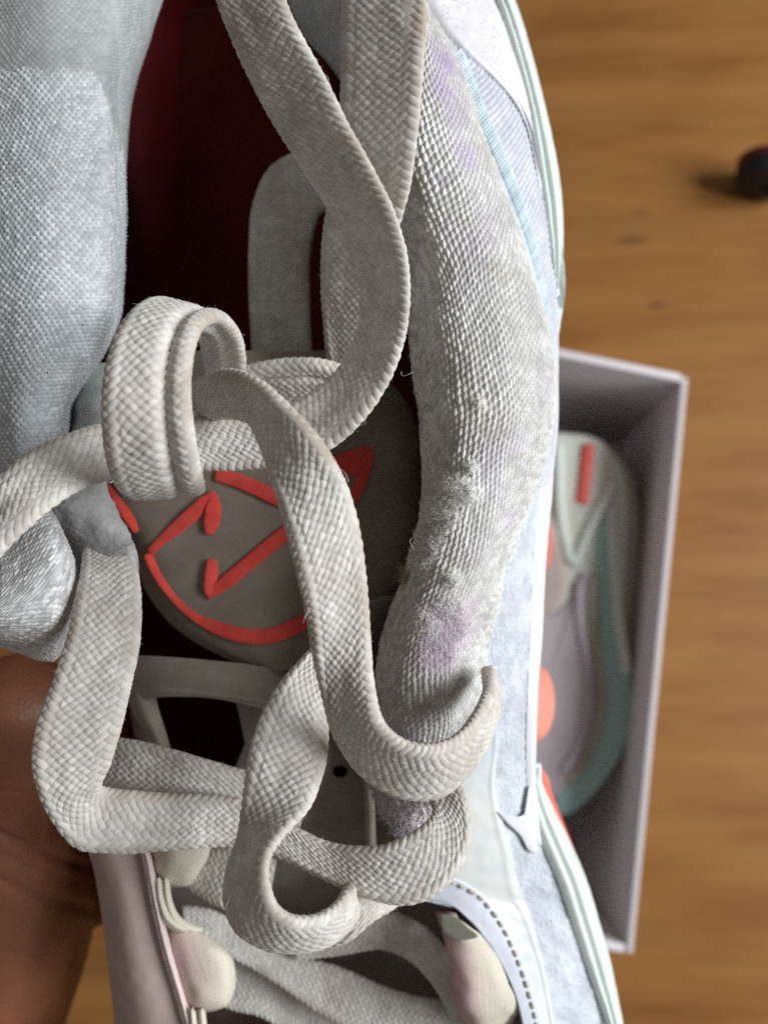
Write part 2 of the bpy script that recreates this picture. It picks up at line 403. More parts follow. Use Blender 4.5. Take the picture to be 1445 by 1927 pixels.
# second shoe: sole up, lying in the box.  Curves are read on the plane of its sole
ZS = 0.098
def outline_solid(name, pts, z_top, z_bot, mat, parent, crown=0.0, n=160, shrink=.0, rings=7, round_=.006):
    """rounded slab with the outline pts (photo x, y at z_top); crown lifts its middle"""
    q = np.array([PH(x, y, z_top)[:2] for x, y in pts]); q = np.vstack([q, q[:1]]); ch = chordlen(q)
    o = spl(q, np.linspace(0, ch[-1], n + 1)[:-1], chord=ch); cen = o.mean(0)
    V = []; prof = []
    for k in range(rings):                                # side and rounded shoulder
        a = k / (rings - 1); prof.append((1 - (1 - math.cos(a * math.pi / 2)) * 0, a))
    L = [(-.0, z_bot)] + [(-round_ * (1 - math.cos(a * math.pi / 2)), z_top - round_ + round_ * math.sin(a * math.pi / 2)) for a in np.linspace(0, 1, rings)]
    tan = np.roll(o, -1, 0) - np.roll(o, 1, 0); tan /= np.linalg.norm(tan, axis=1, keepdims=True); nr = np.stack([tan[:, 1], -tan[:, 0]], 1)
    if ((o - cen) * nr).sum() < 0: nr = -nr
    for off, z in L: V += [[*(p + m_ * off), z] for p, m_ in zip(o, nr)]
    last = o - nr * round_
    for s in (.8, .55, .3, .1):
        V += [[*(cen + (p - cen) * s), z_top + crown * (1 - s * s)] for p in last]
    m = len(L) + 4; Fc = grid_faces(m, n, closed=True); V = np.array(V)
    ce = len(V); V = np.vstack([V, [[cen[0], cen[1], z_top + crown]]])
    k = (m - 1) * n; tri = [[k + i, k + (i + 1) % n, ce, ce] for i in range(n)]
    V2 = V; me = bpy.data.meshes.new(name); off = root_off(parent)
    me.from_pydata((V2 - off).tolist(), [], [list(map(int, f)) for f in Fc] + [t[:3] for t in tri]); me.materials.append(mat)
    import bmesh
    bmm = bmesh.new(); bmm.from_mesh(me); bmesh.ops.recalc_face_normals(bmm, faces=bmm.faces); bmm.to_mesh(me); bmm.free()
    return link(name, me, parent)
def ridge(name, pts, wid, hgt, z, mat, parent, n=90):
    """raised rubber bead on the plane z; pts (x, y) or (x, y, width mm)"""
    q = np.array([PH(p[0], p[1], z) for p in pts]); ch = chordlen(q); c_ = spl(q, np.linspace(0, ch[-1], n), chord=ch)
    w_ = np.array([p[2] if len(p) > 2 else wid for p in pts], float); w_ = np.interp(np.linspace(0, ch[-1], n), ch, w_) * .001
    t = np.gradient(c_, axis=0); t /= np.linalg.norm(t, axis=1, keepdims=True); sd = np.stack([-t[:, 1], t[:, 0], 0 * t[:, 0]], 1)
    G = []
    endt = np.minimum(1, np.minimum(np.arange(n), np.arange(n)[::-1]) / 4.0) ** .5
    for a in np.linspace(0, math.pi, 11):
        r_ = (c_ + sd * (w_ / 2 * math.cos(a) * endt)[:, None]); r_[:, 2] += hgt * .001 * (math.sin(a) ** .6) * endt - .001; G.append(r_)
    G = np.swapaxes(np.array(G), 0, 1)
    return mesh_raw(name, G.reshape(-1, 3), grid_faces(n, 11), mat, parent)
M_SAGE = plastic('sage_grey_rubber', (.70, .72, .64), (.75, .77, .69), .6)
M_SAGE2 = plastic('pale_sage_rubber', (.70, .75, .70), (.76, .80, .76), .55)
M_TEAL = plastic('teal_rubber', (.40, .62, .60), (.44, .66, .63), .55)
M_OLIVE = plastic('olive_grey_foam', (.44, .41, .32), (.48, .45, .36), .6)
M_MAUVE = plastic('mauve_grey_film', (.46, .40, .42), (.54, .47, .49), .5, scale=40)
M_BROWNP = plastic('pinkish_brown_film', (.45, .35, .31), (.52, .42, .37), .5)
s2 = thing('sneaker', 'second sneaker lying sole up in the open box, pale sage sole with a teal band', 'shoe', PH(1080, 1150, .003).tolist())
outline_solid('midsole', [(960, 815), (1060, 805), (1140, 822), (1188, 870), (1212, 950), (1214, 1050), (1204, 1150), (1200, 1250), (1200, 1330), (1180, 1420), (1130, 1490), (1060, 1550), (980, 1590), (900, 1560), (860, 1300), (870, 1000), (900, 860)], ZS - .004, .006, M_OLIVE, s2, round_=.012)
outline_solid('outsole', [(960, 822), (1060, 812), (1135, 828), (1172, 880), (1184, 960), (1180, 1050), (1176, 1140), (1184, 1230), (1192, 1300), (1172, 1400), (1120, 1475), (1050, 1530), (970, 1570), (905, 1540), (875, 1300), (885, 1000), (915, 870)], ZS, ZS - .012, M_SAGE, s2, round_=.004, crown=.001)
outline_solid('arch_plate', [(1090, 1075), (1115, 1090), (1120, 1200), (1126, 1300), (1115, 1400), (1070, 1480), (1000, 1520), (930, 1450), (920, 1200), (950, 1130), (1020, 1160), (1060, 1140)], ZS + .003, ZS - .002, M_MAUVE, s2, round_=.002)
outline_solid('arch_pod', [(1000, 940), (1030, 960), (1058, 1040), (1066, 1100), (1050, 1140), (1010, 1160), (960, 1140), (940, 1040), (960, 960)], ZS + .005, ZS - .002, M_BROWNP, s2, round_=.003)
ridge('teal_band', [(1140, 965, 3), (1134, 1010, 8), (1136, 1080, 9), (1140, 1150, 10), (1146, 1220, 13), (1158, 1290, 18), (1160, 1350, 19), (1130, 1430, 17), (1085, 1490, 15), (1040, 1530, 12)], 9, 2.6, ZS + .001, M_TEAL, s2)
ridge('rubber_bead', [(1075, 1070), (1088, 1040), (1110, 990), (1135, 945), (1160, 905)], 6, 4.5, ZS + .001, M_SAGE2, s2)
ridge('rubber_bead', [(1150, 950), (1152, 1010), (1156, 1080), (1160, 1150), (1170, 1220), (1180, 1275)], 7, 4.8, ZS + .001, M_SAGE2, s2)
ridge('rubber_bead', [(1048, 830), (1050, 900), (1052, 960), (1062, 1020), (1076, 1055), (1090, 1050)], 7, 4.5, ZS + .001, M_SAGE2, s2)
ridge('rubber_bead', [(1118, 1075), (1112, 1130), (1118, 1200), (1130, 1280), (1128, 1350), (1105, 1420), (1060, 1480)], 5, 4, ZS + .002, M_OLIVE, s2)
ridge('mauve_bead', [(1092, 1085), (1088, 1130), (1092, 1190), (1106, 1260), (1106, 1340), (1085, 1410), (1050, 1460)], 6, 3, ZS + .003, plastic('lilac_bead', (.47, .42, .46), (.52, .47, .51)), s2)
ridge('red_insert', [(1108, 833), (1103, 880), (1095, 950)], 7.5, 2.8, ZS + .0015, M_CORAL, s2)
ridge('red_insert', [(1199, 1258), (1196, 1290), (1190, 1325)], 6, 3, ZS - .003, M_CORAL, s2)
ridge('red_insert', [(1024, 990), (1026, 1030), (1020, 1070)], 7, 4, ZS + .004, M_CORAL, s2)

# ================================================================== dark wheel at the right edge
wc = PH(1452, 322, .028)
wm, nt, b = newmat('black_plastic'); b.inputs['Base Color'].default_value = (.006, .006, .012, 1); b.inputs['Roughness'].default_value = .6
wr, nt, b = newmat('dull_red_plastic'); b.inputs['Base Color'].default_value = (.16, .01, .012, 1); b.inputs['Roughness'].default_value = .5
whl = thing('caster_wheel', 'small black caster wheel with a dull red rim on the wooden floor', 'wheel', (wc[0], wc[1], 0))
def lathe(name, prof, centre, axis, mat, parent, n=48):
    ax = Vector(axis).normalized(); u_ = ax.orthogonal().normalized(); v_ = ax.cross(u_)
    V = [list(Vector(centre) + ax * h_ + (u_ * math.cos(2 * math.pi * i / n) + v_ * math.sin(2 * math.pi * i / n)) * r_) for r_, h_ in prof for i in range(n)]
    return mesh_raw(name, V, grid_faces(len(prof), n, closed=True, flip=True), mat, parent)
lathe('tyre', [(.004, -.012), (.018, -.011), (.022, -.008), (.024, 0), (.022, .008), (.018, .011), (.004, .012)], (wc[0], wc[1], .024), (.25, 1, .1), wm, whl)
lathe('hub', [(.001, .0145), (.012, .0142), (.0145, .0115), (.0145, .010)], (wc[0], wc[1], .024), (.25, 1, .1), wr, whl)
lathe('rim_band', [(.0225, .004), (.0248, .006), (.0248, .009), (.02, .0115)], (wc[0], wc[1], .024), (.25, 1, .1), wr, whl)

# ================================================================== the sneaker in the hand
shoe = thing('sneaker', 'worn pale blue and lilac sneaker held up in the foreground with frayed knit collar', 'shoe', P([650, 900, 230.0]).tolist())
shoe.name = 'held_sneaker'

# ---- lining
def row(y, xl, xr, dl, dm, dr, n=0):
    w_ = xr - xl
    return [(xl, y, dl), (xl + .04 * w_, y, dl + (dm - dl) * .55), (xl + .16 * w_, y, dm - 4), (xl + .4 * w_, y, dm), (xl + .65 * w_, y, dm), (xl + .86 * w_, y, dm - 5), (xl + .97 * w_, y, dr + (dm - dr) * .5), (xr, y, dr)]
lin = [row(-260, 280, 700, 168, 185, 165), row(-60, 255, 790, 160, 200, 155), row(150, 222, 820, 156, 212, 150), row(400, 212, 830, 152, 220, 146),
       row(700, 150, 840, 148, 222, 146), row(1000, 150, 850, 148, 216, 150), row(1300, 215, 850, 160, 205, 160), row(1600, 250, 850, 165, 200, 165), row(2000, 300, 850, 170, 195, 170)]
sheet('lining', lin, 1.2, M_RED, shoe, thick=1)
sheet('insole', [[(300, 40, 207), (420, 10, 198), (520, 30, 198), (600, 90, 194)], [(285, 250, 218), (420, 200, 208), (540, 200, 208), (660, 260, 203)], [(290, 480, 226), (420, 450, 215), (560, 450, 215), (700, 480, 209)], [(290, 760, 228), (430, 760, 217), (560, 760, 217), (700, 760, 211)]],
      1.0, fabric('brown_red_insole', (.14, .014, .011), (.19, .026, .015), tvar=0, scale=60), shoe, thick=1.5)

# ---- left collar roll
LC = []
for y, xs in ((-80, 330), (60, 285), (180, 250), (300, 238), (420, 236), (520, 232), (600, 224), (660, 200), (710, 168), (760, 138), (820, 130), (900, 118), (1000, 100)):
    k = max(0, (300 - y) / 380)
    x1 = xs - 14 - 40 * k; x2 = xs - 48 - 70 * k
    base = 122 + 5 * k
    LC.append([(-200, y + 20, base + 30), (-100, y + 10, base + 8), (0, y, base + 1), (x2 * .5, y, base), (x2, y, base + 3), (x1, y, base + 13), (xs, y, base + 27), (xs - 6, y, base + 42)])
KN_L = knit(w=.74, h=1.05, amp=.24, slant=.12, ex=.42, ev=.47, seed=3, wob=1.0, rot=1.5)
HZ = [(-300, -400), (700, -400), (400, 0), (320, 130), (238, 345), (226, 270), (205, 200), (188, 150), (150, 128), (110, 140), (60, 128), (0, 138), (-300, 140)]  # upper zone of the left collar, darker and smoother grey
colL = sheet('collar', LC, .17, M_COLLAR_L, shoe, relief=KN_L, thick=2, zone=(HZ, fabric('smooth_grey_collar_top', (.36, .375, .375), (.44, .455, .455), tvar=.15)))
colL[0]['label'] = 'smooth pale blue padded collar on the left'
# heel lining knit seen past the laces at the top
sheet('heel_lining', [[(520, -60, 150), (600, -60, 143), (700, -60, 138)], [(545, 10, 155), (600, 10, 146), (700, 10, 140)], [(575, 70, 160), (625, 80, 150), (700, 80, 143)], [(620, 120, 164), (655, 150, 154), (700, 160, 146)], [(660, 180, 168), (690, 200, 158), (720, 220, 150)]],
      .2, fabric('grey_heel_knit', (.40, .40, .38), (.48, .48, .46), tvar=.15), shoe, relief=knit(w=1.0, h=2.2, amp=.18, slant=.1, seed=8), thick=1.5)
# grey fold below the left collar: pale padding bit, gusset flap and lower knit patch
sheet('padding_fold', [[(150, 690, 150), (190, 680, 146), (260, 690, 150)], [(134, 740, 148), (180, 735, 141), (260, 735, 146)], [(132, 800, 147), (180, 800, 140), (260, 800, 145)], [(140, 860, 152), (180, 860, 146), (260, 860, 150)]],
      .4, fabric('pale_green_grey_padding', (.50, .55, .52), (.58, .62, .59), tvar=.05), shoe, relief=lambda u, v: (.8 * vnoise(u * .4, v * .3, 65) + .1 * vnoise(u * 4, v * 4, 66), u * 0), thick=2)
sheet('gusset', [[(20, 880, 140), (100, 880, 134), (170, 880, 136), (190, 880, 148)], [(60, 960, 137), (130, 950, 131), (180, 945, 133), (212, 950, 148)], [(100, 1010, 140), (150, 1000, 133), (210, 1000, 132), (236, 1010, 146)], [(135, 1060, 140), (180, 1060, 130), (232, 1045, 128), (252, 1050, 140)], [(150, 1130, 140), (190, 1120, 134), (235, 1100, 134), (255, 1100, 142)]],
      .3, fabric('fuzzy_grey_gusset', (.34, .33, .32), (.44, .43, .43), tvar=.1, bstr=1), shoe, relief=lambda u, v: (.9 * vnoise(u * .22, v * .35, 61) + .25 * vnoise(u * 1.1, v * 1.3, 62) + .15 * vnoise(u * 5, v * 5, 63), np.clip(.5 + vnoise(u * 4, v * 4, 64), 0, 1)), thick=2)
LP = [[(-60, 1000, 128), (10, 985, 124), (50, 950, 124), (80, 935, 132)], [(-60, 1080, 124), (20, 1060, 119), (90, 1010, 120), (118, 1000, 130)], [(-60, 1130, 123), (20, 1120, 117), (105, 1080, 118), (146, 1075, 130)],
      [(-60, 1170, 124), (10, 1165, 118), (95, 1150, 119), (140, 1150, 130)], [(-60, 1180, 130), (15, 1195, 123), (80, 1200, 124), (128, 1205, 132)], [(-60, 1190, 140), (20, 1215, 130), (70, 1228, 130), (110, 1235, 136)], [(-60, 1200, 150), (20, 1222, 142), (65, 1236, 142), (100, 1242, 146)]]
sheet('lower_collar', LP, .16, fabric('silver_knit', (.62, .62, .62), (.72, .72, .72), tvar=.4, spec=.5, rough=.5), shoe, relief=knit(w=.62, h=1.0, amp=.2, slant=.5, seed=5, rot=.9), thick=3)

def local_stain(mat, spots):
    nt = mat.node_tree; b = nt.nodes['Principled BSDF']; src = b.inputs['Base Color'].links[0].from_socket
    for (x, y, d, r_, col, amt) in spots:
        q = P([x, y, float(d)]) - np.array(shoe.location); v = N(nt, 'ShaderNodeVectorMath', operation='DISTANCE'); nt.links.new(objcoord(nt), v.inputs[0]); v.inputs[1].default_value = tuple(q)
        m_ = N(nt, 'ShaderNodeMapRange'); m_.inputs[1].default_value = r_ * .0003; m_.inputs[2].default_value = r_ * .001; m_.inputs[3].default_value = 1; m_.inputs[4].default_value = 0; nt.links.new(v.outputs['Value'], m_.inputs[0])
        k_ = N(nt, 'ShaderNodeMath', operation='MULTIPLY'); nt.links.new(m_.outputs[0], k_.inputs[0]); nt.links.new(ramp(nt, noise(nt, 220, 4), [(.3, (0, 0, 0)), (.6, (amt,) * 3)]), k_.inputs[1])
        src = mix(nt, src, col, k_.outputs[0])
    nt.links.new(src, b.inputs['Base Color'])
local_stain(M_COLLAR_R, [(850, 1185, 126, 8, (.56, .38, .50), .85), (815, 1235, 127, 5, (.56, .40, .50), .6), (868, 170, 127, 7, (.36, .25, .46), .8), (850, 100, 129, 6, (.40, .28, .48), .8), (890, 280, 127, 5, (.40, .30, .50), .6), (900, 800, 126, 6, (.50, .42, .36), .5)])
# ---- right collar roll
RCY = [(-80, 700, 770, 126), (0, 700, 796, 126), (90, 705, 848, 126), (180, 710, 882, 126), (260, 715, 908, 126), (370, 735, 948, 126), (490, 762, 990, 126), (600, 769, 1022, 126), (700, 777, 1036, 126), (800, 792, 1034, 125),
       (870, 794, 1018, 125), (940, 793, 996, 125), (1010, 784, 972, 125), (1080, 758, 952, 125), (1150, 728, 932, 125), (1200, 714, 920, 126), (1260, 707, 908, 127), (1310, 706, 905, 129), (1360, 716, 900, 132), (1400, 742, 880, 137), (1425, 780, 850, 144)]
RC = []
for k, (y, xi, xo, d0) in enumerate(RCY):
    w_ = xo - xi; sl = 0.0
    tilt = 34 if y > 850 else 10
    tilt = np.interp(y, [0, 800, 1100, 1300, 1425], [0, 0, 30, 30, 5])
    def yy(f): return y + tilt * (0.5 - f)
    RC.append([(xi + .12 * w_, yy(.1), d0 + 26), (xi + .01 * w_, yy(0), d0 + 14), (xi + .10 * w_, yy(.1), d0 + 5), (xi + .32 * w_, yy(.32), d0 - .5), (xi + .62 * w_, yy(.62), d0), (xi + .88 * w_, yy(.88), d0 + 5), (xo, yy(1), d0 + 10), (xo + 4, yy(1), d0 + 14)])
PILLS = []                                              # worn places, centre (x, y), radius mm
for (x, y, r_) in ((885, 880, 1.0), (860, 925, 2.2), (835, 965, 2.2), (812, 1010, 2.0), (800, 1040, 1.8), (845, 1140, 1.9), (805, 1170, 1.8), (880, 930, 1.5), (790, 1060, 1.4), (900, 760, .8), (850, 1090, 1.2)): PILLS.append((x, y, r_))
_z = []
def worn(u, v, z, t):
    return z, t
KN_R = knit(w=.84, h=1.35, amp=.40, slant=.42, ex=.38, ev=.58, seed=11, wob=1.2, rot=-.05, jit=.22)
def sheet2(name, stations, step, mat, parent, relief, thick, pills=(), furrow=()):
    """like sheet, with matted lumps at photo places"""
    S = P(np.array(stations, float)); lu = chordlen(S.mean(axis=1))[-1] * 1000; lv = np.max([chordlen(r)[-1] for r in S]) * 1000
    nu, nv = int(lu / step), int(lv / step); G = sheet_pts(stations, nu, nv); n = normals(G)
    if (n * (CAMPOS - G)).sum() < 0: n = -n
    u, v = arc_uv(G); h, t = relief(u, v)
    for (x, y, r_) in pills:
        c_ = P([x, y, 125.0]); ray = c_ - CAMPOS; ray /= np.linalg.norm(ray)
        q = G - CAMPOS; dd = np.linalg.norm(q - (q @ ray)[..., None] * ray, axis=-1) * 1000
        f = np.exp(-(dd / r_) ** 2)
        t = t * (1 - f) + .95 * f
        h = h * (1 - .6 * f) + f * (.9 + .9 * np.abs(vnoise(u * 1.5, v * 1.5, 31)) * 2 + .5 * vnoise(u * 4.5, v * 4.5, 32))
    top = G + n * h[..., None] * .001; base = G - n * thick * .001
    k = np.arange(nu * nv).reshape(nu, nv); ring = np.concatenate([k[0, :], k[1:, -1], k[-1, -2::-1], k[-2:0:-1, 0]]); r2 = np.roll(ring, -1)
    Fa = grid_faces(nu, nv); Nn = nu * nv
    flip = np.sum(np.cross(top[1, 0] - top[0, 0], top[0, 1] - top[0, 0]) * n[0, 0]) > 0
    Fa = grid_faces(nu, nv, flip=flip); Fb = grid_faces(nu, nv, flip=not flip) + Nn
    V = np.concatenate([top.reshape(-1, 3), base.reshape(-1, 3)]); Fc = np.concatenate([Fa, Fb, np.stack([ring, r2, r2 + Nn, ring + Nn], -1)])
    uv = np.stack([u, v], -1).reshape(-1, 2)
    return mesh_raw(name, V, Fc, mat, parent, uv=np.vstack([uv, uv]), tint=np.concatenate([t.ravel(), t.ravel()])), top, n
colR, topR, nR = sheet2('collar', RC, .155, M_COLLAR_R, shoe, KN_R, 2.5, PILLS)
colR['label'] = 'thick grey knit collar on the right, pilled and frayed toward its lower end'

def fibres(name, base, nrm, count, length, rad, mat, parent, curl=.6, lie=.5, seg=4, seed=0):
    """short bent fibres standing on points of a surface; each a thin three-sided tube"""
    g = np.random.default_rng(seed); idx = g.integers(0, len(base), count); B = base[idx]; Nn = nrm[idx]
    d = Nn + g.normal(0, lie, (count, 3)); d /= np.linalg.norm(d, axis=1, keepdims=True)
    L = length * (.4 + 1.1 * g.random(count)) * .001; pts = [B - Nn * .00015]
    for s in range(seg):
        d = d + g.normal(0, curl, (count, 3)); d /= np.linalg.norm(d, axis=1, keepdims=True); pts.append(pts[-1] + d * (L / seg)[:, None])
    C_ = np.stack(pts, 1); t = np.gradient(C_, axis=1); t /= np.linalg.norm(t, axis=2, keepdims=True)
    a = np.cross(t, np.array([.3, .5, .8])); a /= np.linalg.norm(a, axis=2, keepdims=True); b_ = np.cross(t, a)
    R = rad * .001 * np.linspace(1, .5, seg + 1)[None, :, None]
    ringv = np.stack([C_ + (a * math.cos(w_) + b_ * math.sin(w_)) * R for w_ in (0, 2.094, 4.189)], 2)     # n, seg+1, 3, 3
    V = ringv.reshape(-1, 3); f = grid_faces(seg + 1, 3, closed=True); Fc = (f[None] + (np.arange(count) * (seg + 1) * 3)[:, None, None]).reshape(-1, 4)
    o = mesh_raw(name, V, Fc, mat, parent); o['kind'] = 'stuff'; return o
def near(top, n, places, spread=1.0):
    fl_, fn = top.reshape(-1, 3), n.reshape(-1, 3); out, on = [], []
    for (x, y, r_) in places:
        c_ = P([x, y, 125.0]); ray = c_ - CAMPOS; ray /= np.linalg.norm(ray); q = fl_ - CAMPOS
        dd = np.linalg.norm(q - (q @ ray)[:, None] * ray, axis=-1) * 1000; m = dd < r_ * spread; out.append(fl_[m]); on.append(fn[m])
    return np.concatenate(out), np.concatenate(on)
M_FIB = fabric('loose_fibre', (.88, .86, .82), (.92, .91, .88), tvar=0)
M_FIBP = fabric('lilac_fibre', (.70, .62, .69), (.80, .74, .79), tvar=0)
pb, pn = near(topR, nR, PILLS, 1.15)
fibres('frayed_fibres', pb, pn, 6500, 1.4, .032, M_FIB, shoe, curl=.8, lie=.6, seed=1)
fibres('loose_fibres', topR.reshape(-1, 3), nR.reshape(-1, 3), 6000, .9, .018, M_FIB, shoe, curl=.5, lie=.8, seed=2)
pb, pn = near(topR, nR, [(840, 1180, 3.2), (820, 1230, 3)], 1.0)
fibres('lilac_fibres', pb, pn, 2500, 1.4, .034, M_FIBP, shoe, curl=.8, lie=.7, seed=3)
L3, nL3 = colL[1].reshape(-1, 3), colL[2].reshape(-1, 3)
fibres('loose_fibres', L3, nL3, 4000, .5, .012, fabric('blue_fibre', (.62, .68, .72), (.7, .75, .78), tvar=0), shoe, curl=.5, lie=.8, seed=4)

# ---- upper on the right
def rows_from(curves, ys):
    """curves: list of (points (y, x, d)) -> stations at ys"""
    out = []
    for y in ys:
        r_ = []
        for c_ in curves:
            a = np.array(c_, float); r_.append((np.interp(y, a[:, 0], a[:, 1]), y, np.interp(y, a[:, 0], a[:, 2])))
        out.append(r_)
    return out
def sm(c_, n=60):
    a = np.array(c_, float); t = np.linspace(a[0, 0], a[-1, 0], n); return np.column_stack([t, spl(a[:, 1:], t, chord=a[:, 0])])
collar_out = sm([(-80, 760, 138), (0, 786, 138), (90, 838, 138), (260, 898, 138), (490, 980, 138), (700, 1024, 138), (800, 1024, 138), (900, 990, 137), (1010, 960, 137), (1150, 920, 137), (1260, 890, 139), (1400, 860, 143), (1500, 835, 145), (1600, 815, 147), (1690, 800, 149)])
sil = sm([(-80, 900, 158), (0, 945, 154), (155, 995, 152.5), (309, 1018, 152), (423, 1034, 151.5), (546, 1046, 151), (640, 1048, 150), (760, 1047, 149), (900, 1037, 148), (1000, 1026, 148), (1100, 1019, 148), (1300, 1008, 150), (1430, 1004, 152), (1500, 1004, 154), (1560, 1012, 155), (1640, 1040, 156.5), (1740, 1080, 158), (1830, 1108, 159), (1930, 1135, 161), (2010, 1160, 162)])
def between(a, b_, f, dadd=0): return np.column_stack([a[:, 0], a[:, 1] * (1 - f) + b_[:, 1] * f, a[:, 2] * (1 - f) + b_[:, 2] * f + dadd])
def at(c_, y): return np.array([np.interp(y, c_[:, 0], c_[:, 1]), y, np.interp(y, c_[:, 0], c_[:, 2])])
SIN = sm([(-80, 800, 138), (1640, 815, 147), (1690, 800, 146), (1702, 842, 146), (1730, 880, 146), (1775, 920, 146), (1820, 948, 147), (1870, 970, 148), (1930, 986, 149), (2010, 1000, 150)], 400)
UEX = sm([(1690, 800, 149), (1750, 822, 148), (1830, 866, 147.5), (1930, 925, 148), (2010, 960, 149)])
def up_edge(y): return at(collar_out, y) if y <= 1690 else at(UEX, y)
def U(x, y, lift=0.0):
    """a point on the side of the upper, lift mm proud of it"""
    a, s_ = up_edge(y), at(sil, y); f = (x - a[0]) / max(s_[0] - a[0], 1); f = min(max(f, -.3), 1)
    g = f if f < 0 else f ** 1.7
    return (x, y, a[2] + (s_[2] - a[2]) * g - lift)
st = []
for y in list(np.linspace(-60, 1690, 36)) + list(np.linspace(1712, 2010, 9)):
    a, s_ = up_edge(y), at(sil, y); x0 = a[0] - 12 if y <= 1690 else np.interp(y, SIN[:, 0], SIN[:, 1]) + 6
    r_ = [U(x0 + (s_[0] - x0) * f, y) for f in (0, .2, .4, .6, .8, .93, 1)]
    st.append(r_ + [(s_[0] + .5, y, s_[2] + 5), (s_[0] - 5, y, s_[2] + 24)])
def suede(u, v):
    z = .20 * vnoise(u * 2.2 + v, v * 3.2, 41) + .20 * vnoise(u * 5.0, v * 5.0, 42) + .25 * vnoise(u * .35, v * .5, 43)
    return z, np.clip(.5 + z * 4, 0, 1)
sheet('quarter_panel', st, .22, M_PANEL, shoe, relief=suede, thick=1.5)
# mesh panel between rib band and sole edge, down the silhouette
ML = sm([(20, 800, 0), (95, 846, 0), (154, 868, 0), (258, 910, 0), (361, 950, 0), (470, 990, 0), (560, 1012, 0), (640, 1024, 0), (760, 1028, 0), (860, 1020, 0), (920, 990, 0)], 300)
st = []
for y in np.linspace(25, 915, 24):
    x0, x1 = np.interp(y, ML[:, 0], ML[:, 1]), at(sil, y)[0] - 1
    st.append([U(x0 + (x1 - x0) * f, y, .45) for f in (0, .25, .5, .75, 1)])
sheet('mesh_panel', st, .14, M_LILAC, shoe, relief=knit(w=.78, h=1.5, amp=.30, slant=.9, ex=.34, ev=.5, seed=15, rot=.25, wob=.4), thick=.5)
def ribs(u, v):
    z = .42 * np.abs(np.sin((u + .25 * v) * math.pi / .62)) ** .6 * np.clip(1 - (np.abs(v) / 1.5) ** 8, 0, 1); r_ = hash2(np.floor((u + .25 * v) / .62), np.floor(u * 0), 2)
    return z + .10 * vnoise(u * 2, v * 2, 4), r_
o = sheet('ribbed_stitching', [[U(x - 28, y + 10, .7), U(x - 12, y, 1.1), U(x + 5, y - 10, .7)] for y, x in ((100, 866), (154, 886), (258, 930), (361, 972), (470, 1008), (560, 1030), (600, 1036))], .085, M_RIB, shoe, relief=ribs, thick=.5)[0]; o['kind'] = 'stuff'
cl = sm([(-70, 776, 0), (5, 798, 0), (57, 829, 0), (103, 875, 0), (144, 922, 0), (196, 968, 0), (242, 990, 0), (289, 1002, 0), (340, 1012, 0), (400, 1024, 0)], 200)
cr_ = sm([(-70, 905, 0), (5, 938, 0), (57, 956, 0), (103, 971, 0), (144, 985, 0), (196, 999, 0), (242, 1007, 0), (289, 1013, 0), (340, 1021, 0), (400, 1030, 0)], 200)
st = []
for y in np.linspace(-65, 398, 22):
    x0, x1 = np.interp(y, cl[:, 0], cl[:, 1]), np.interp(y, cr_[:, 0], cr_[:, 1]); k_ = min(1, (400 - y) / 120)
    st.append([U(x0, y, .5)] + [U(x0 + (x1 - x0) * f, y, .5 + .9 * k_) for f in (.12, .4, .7, .9)] + [U(x1, y, .6)])
sheet('heel_counter', st, .3, M_COUNTER, shoe, relief=lambda u, v: (.12 * vnoise(u * .7, v * .7, 3) + .05 * vnoise(u * 3, v * 3, 6), u * 0), thick=.9)
# midsole: heel flare and forefoot
mo = sm([(-80, 930, 168), (0, 968, 168), (98, 999, 166), (180, 1020, 164), (268, 1040, 162), (361, 1055, 160), (464, 1059, 158), (526, 1055, 157), (560, 1049, 158), (575, 1045, 160), (600, 1034, 164), (640, 1015, 170)])
mi = sm([(-80, 900, 152), (0, 938, 150), (72, 962, 149.5), (155, 986, 149.5), (217, 1000, 149.5), (309, 1014, 149.5), (423, 1031, 149.5), (546, 1042, 151), (572, 1040, 154), (640, 1030, 160)])
def sole_rows(mi, mo, ys_):
    st = []
    for y in ys_:
        a, o_ = at(mi, y), at(mo, y); w_ = o_[0] - a[0]
        st.append([(a[0] - 8, y, a[2] + 2), tuple(a - [0, 0, .3]), (a[0] + .22 * w_, y, a[2] - .6), (a[0] + .36 * w_, y, a[2] + .7), (a[0] + .50 * w_, y, a[2] + .4), (a[0] + .82 * w_, y, a[2] * .7 + o_[2] * .3), (o_[0] - .5, y, a[2] * .3 + o_[2] * .7), (o_[0], y, o_[2] + 6), (o_[0] - 12, y, o_[2] + 28)])
    return st
sheet('midsole', sole_rows(mi, mo, np.linspace(-75, 636, 18)), .4, M_MINT, shoe, relief=lambda u, v: (.10 * vnoise(u * .6, v * .6, 3) + .04 * vnoise(u * 4, v * 4, 6), u * 0), thick=2)
mo2 = sm([(1430, 1002, 168), (1490, 1026, 166), (1530, 1045, 166), (1590, 1074, 167), (1650, 1100, 168), (1730, 1125, 168), (1800, 1145, 169), (1870, 1160, 170), (1930, 1172, 170), (2010, 1186, 170)])
mi2 = sm([(1430, 998, 160), (1530, 1006, 155), (1600, 1030, 155), (1660, 1056, 156), (1740, 1082, 157), (1820, 1108, 158), (1930, 1146, 160), (2010, 1165, 160)])
sheet('midsole', sole_rows(mi2, mo2, np.linspace(1435, 2005, 16)), .4, M_MINT, shoe, relief=lambda u, v: (.10 * vnoise(u * .6, v * .6, 13) + .04 * vnoise(u * 4, v * 4, 16), u * 0), thick=2)
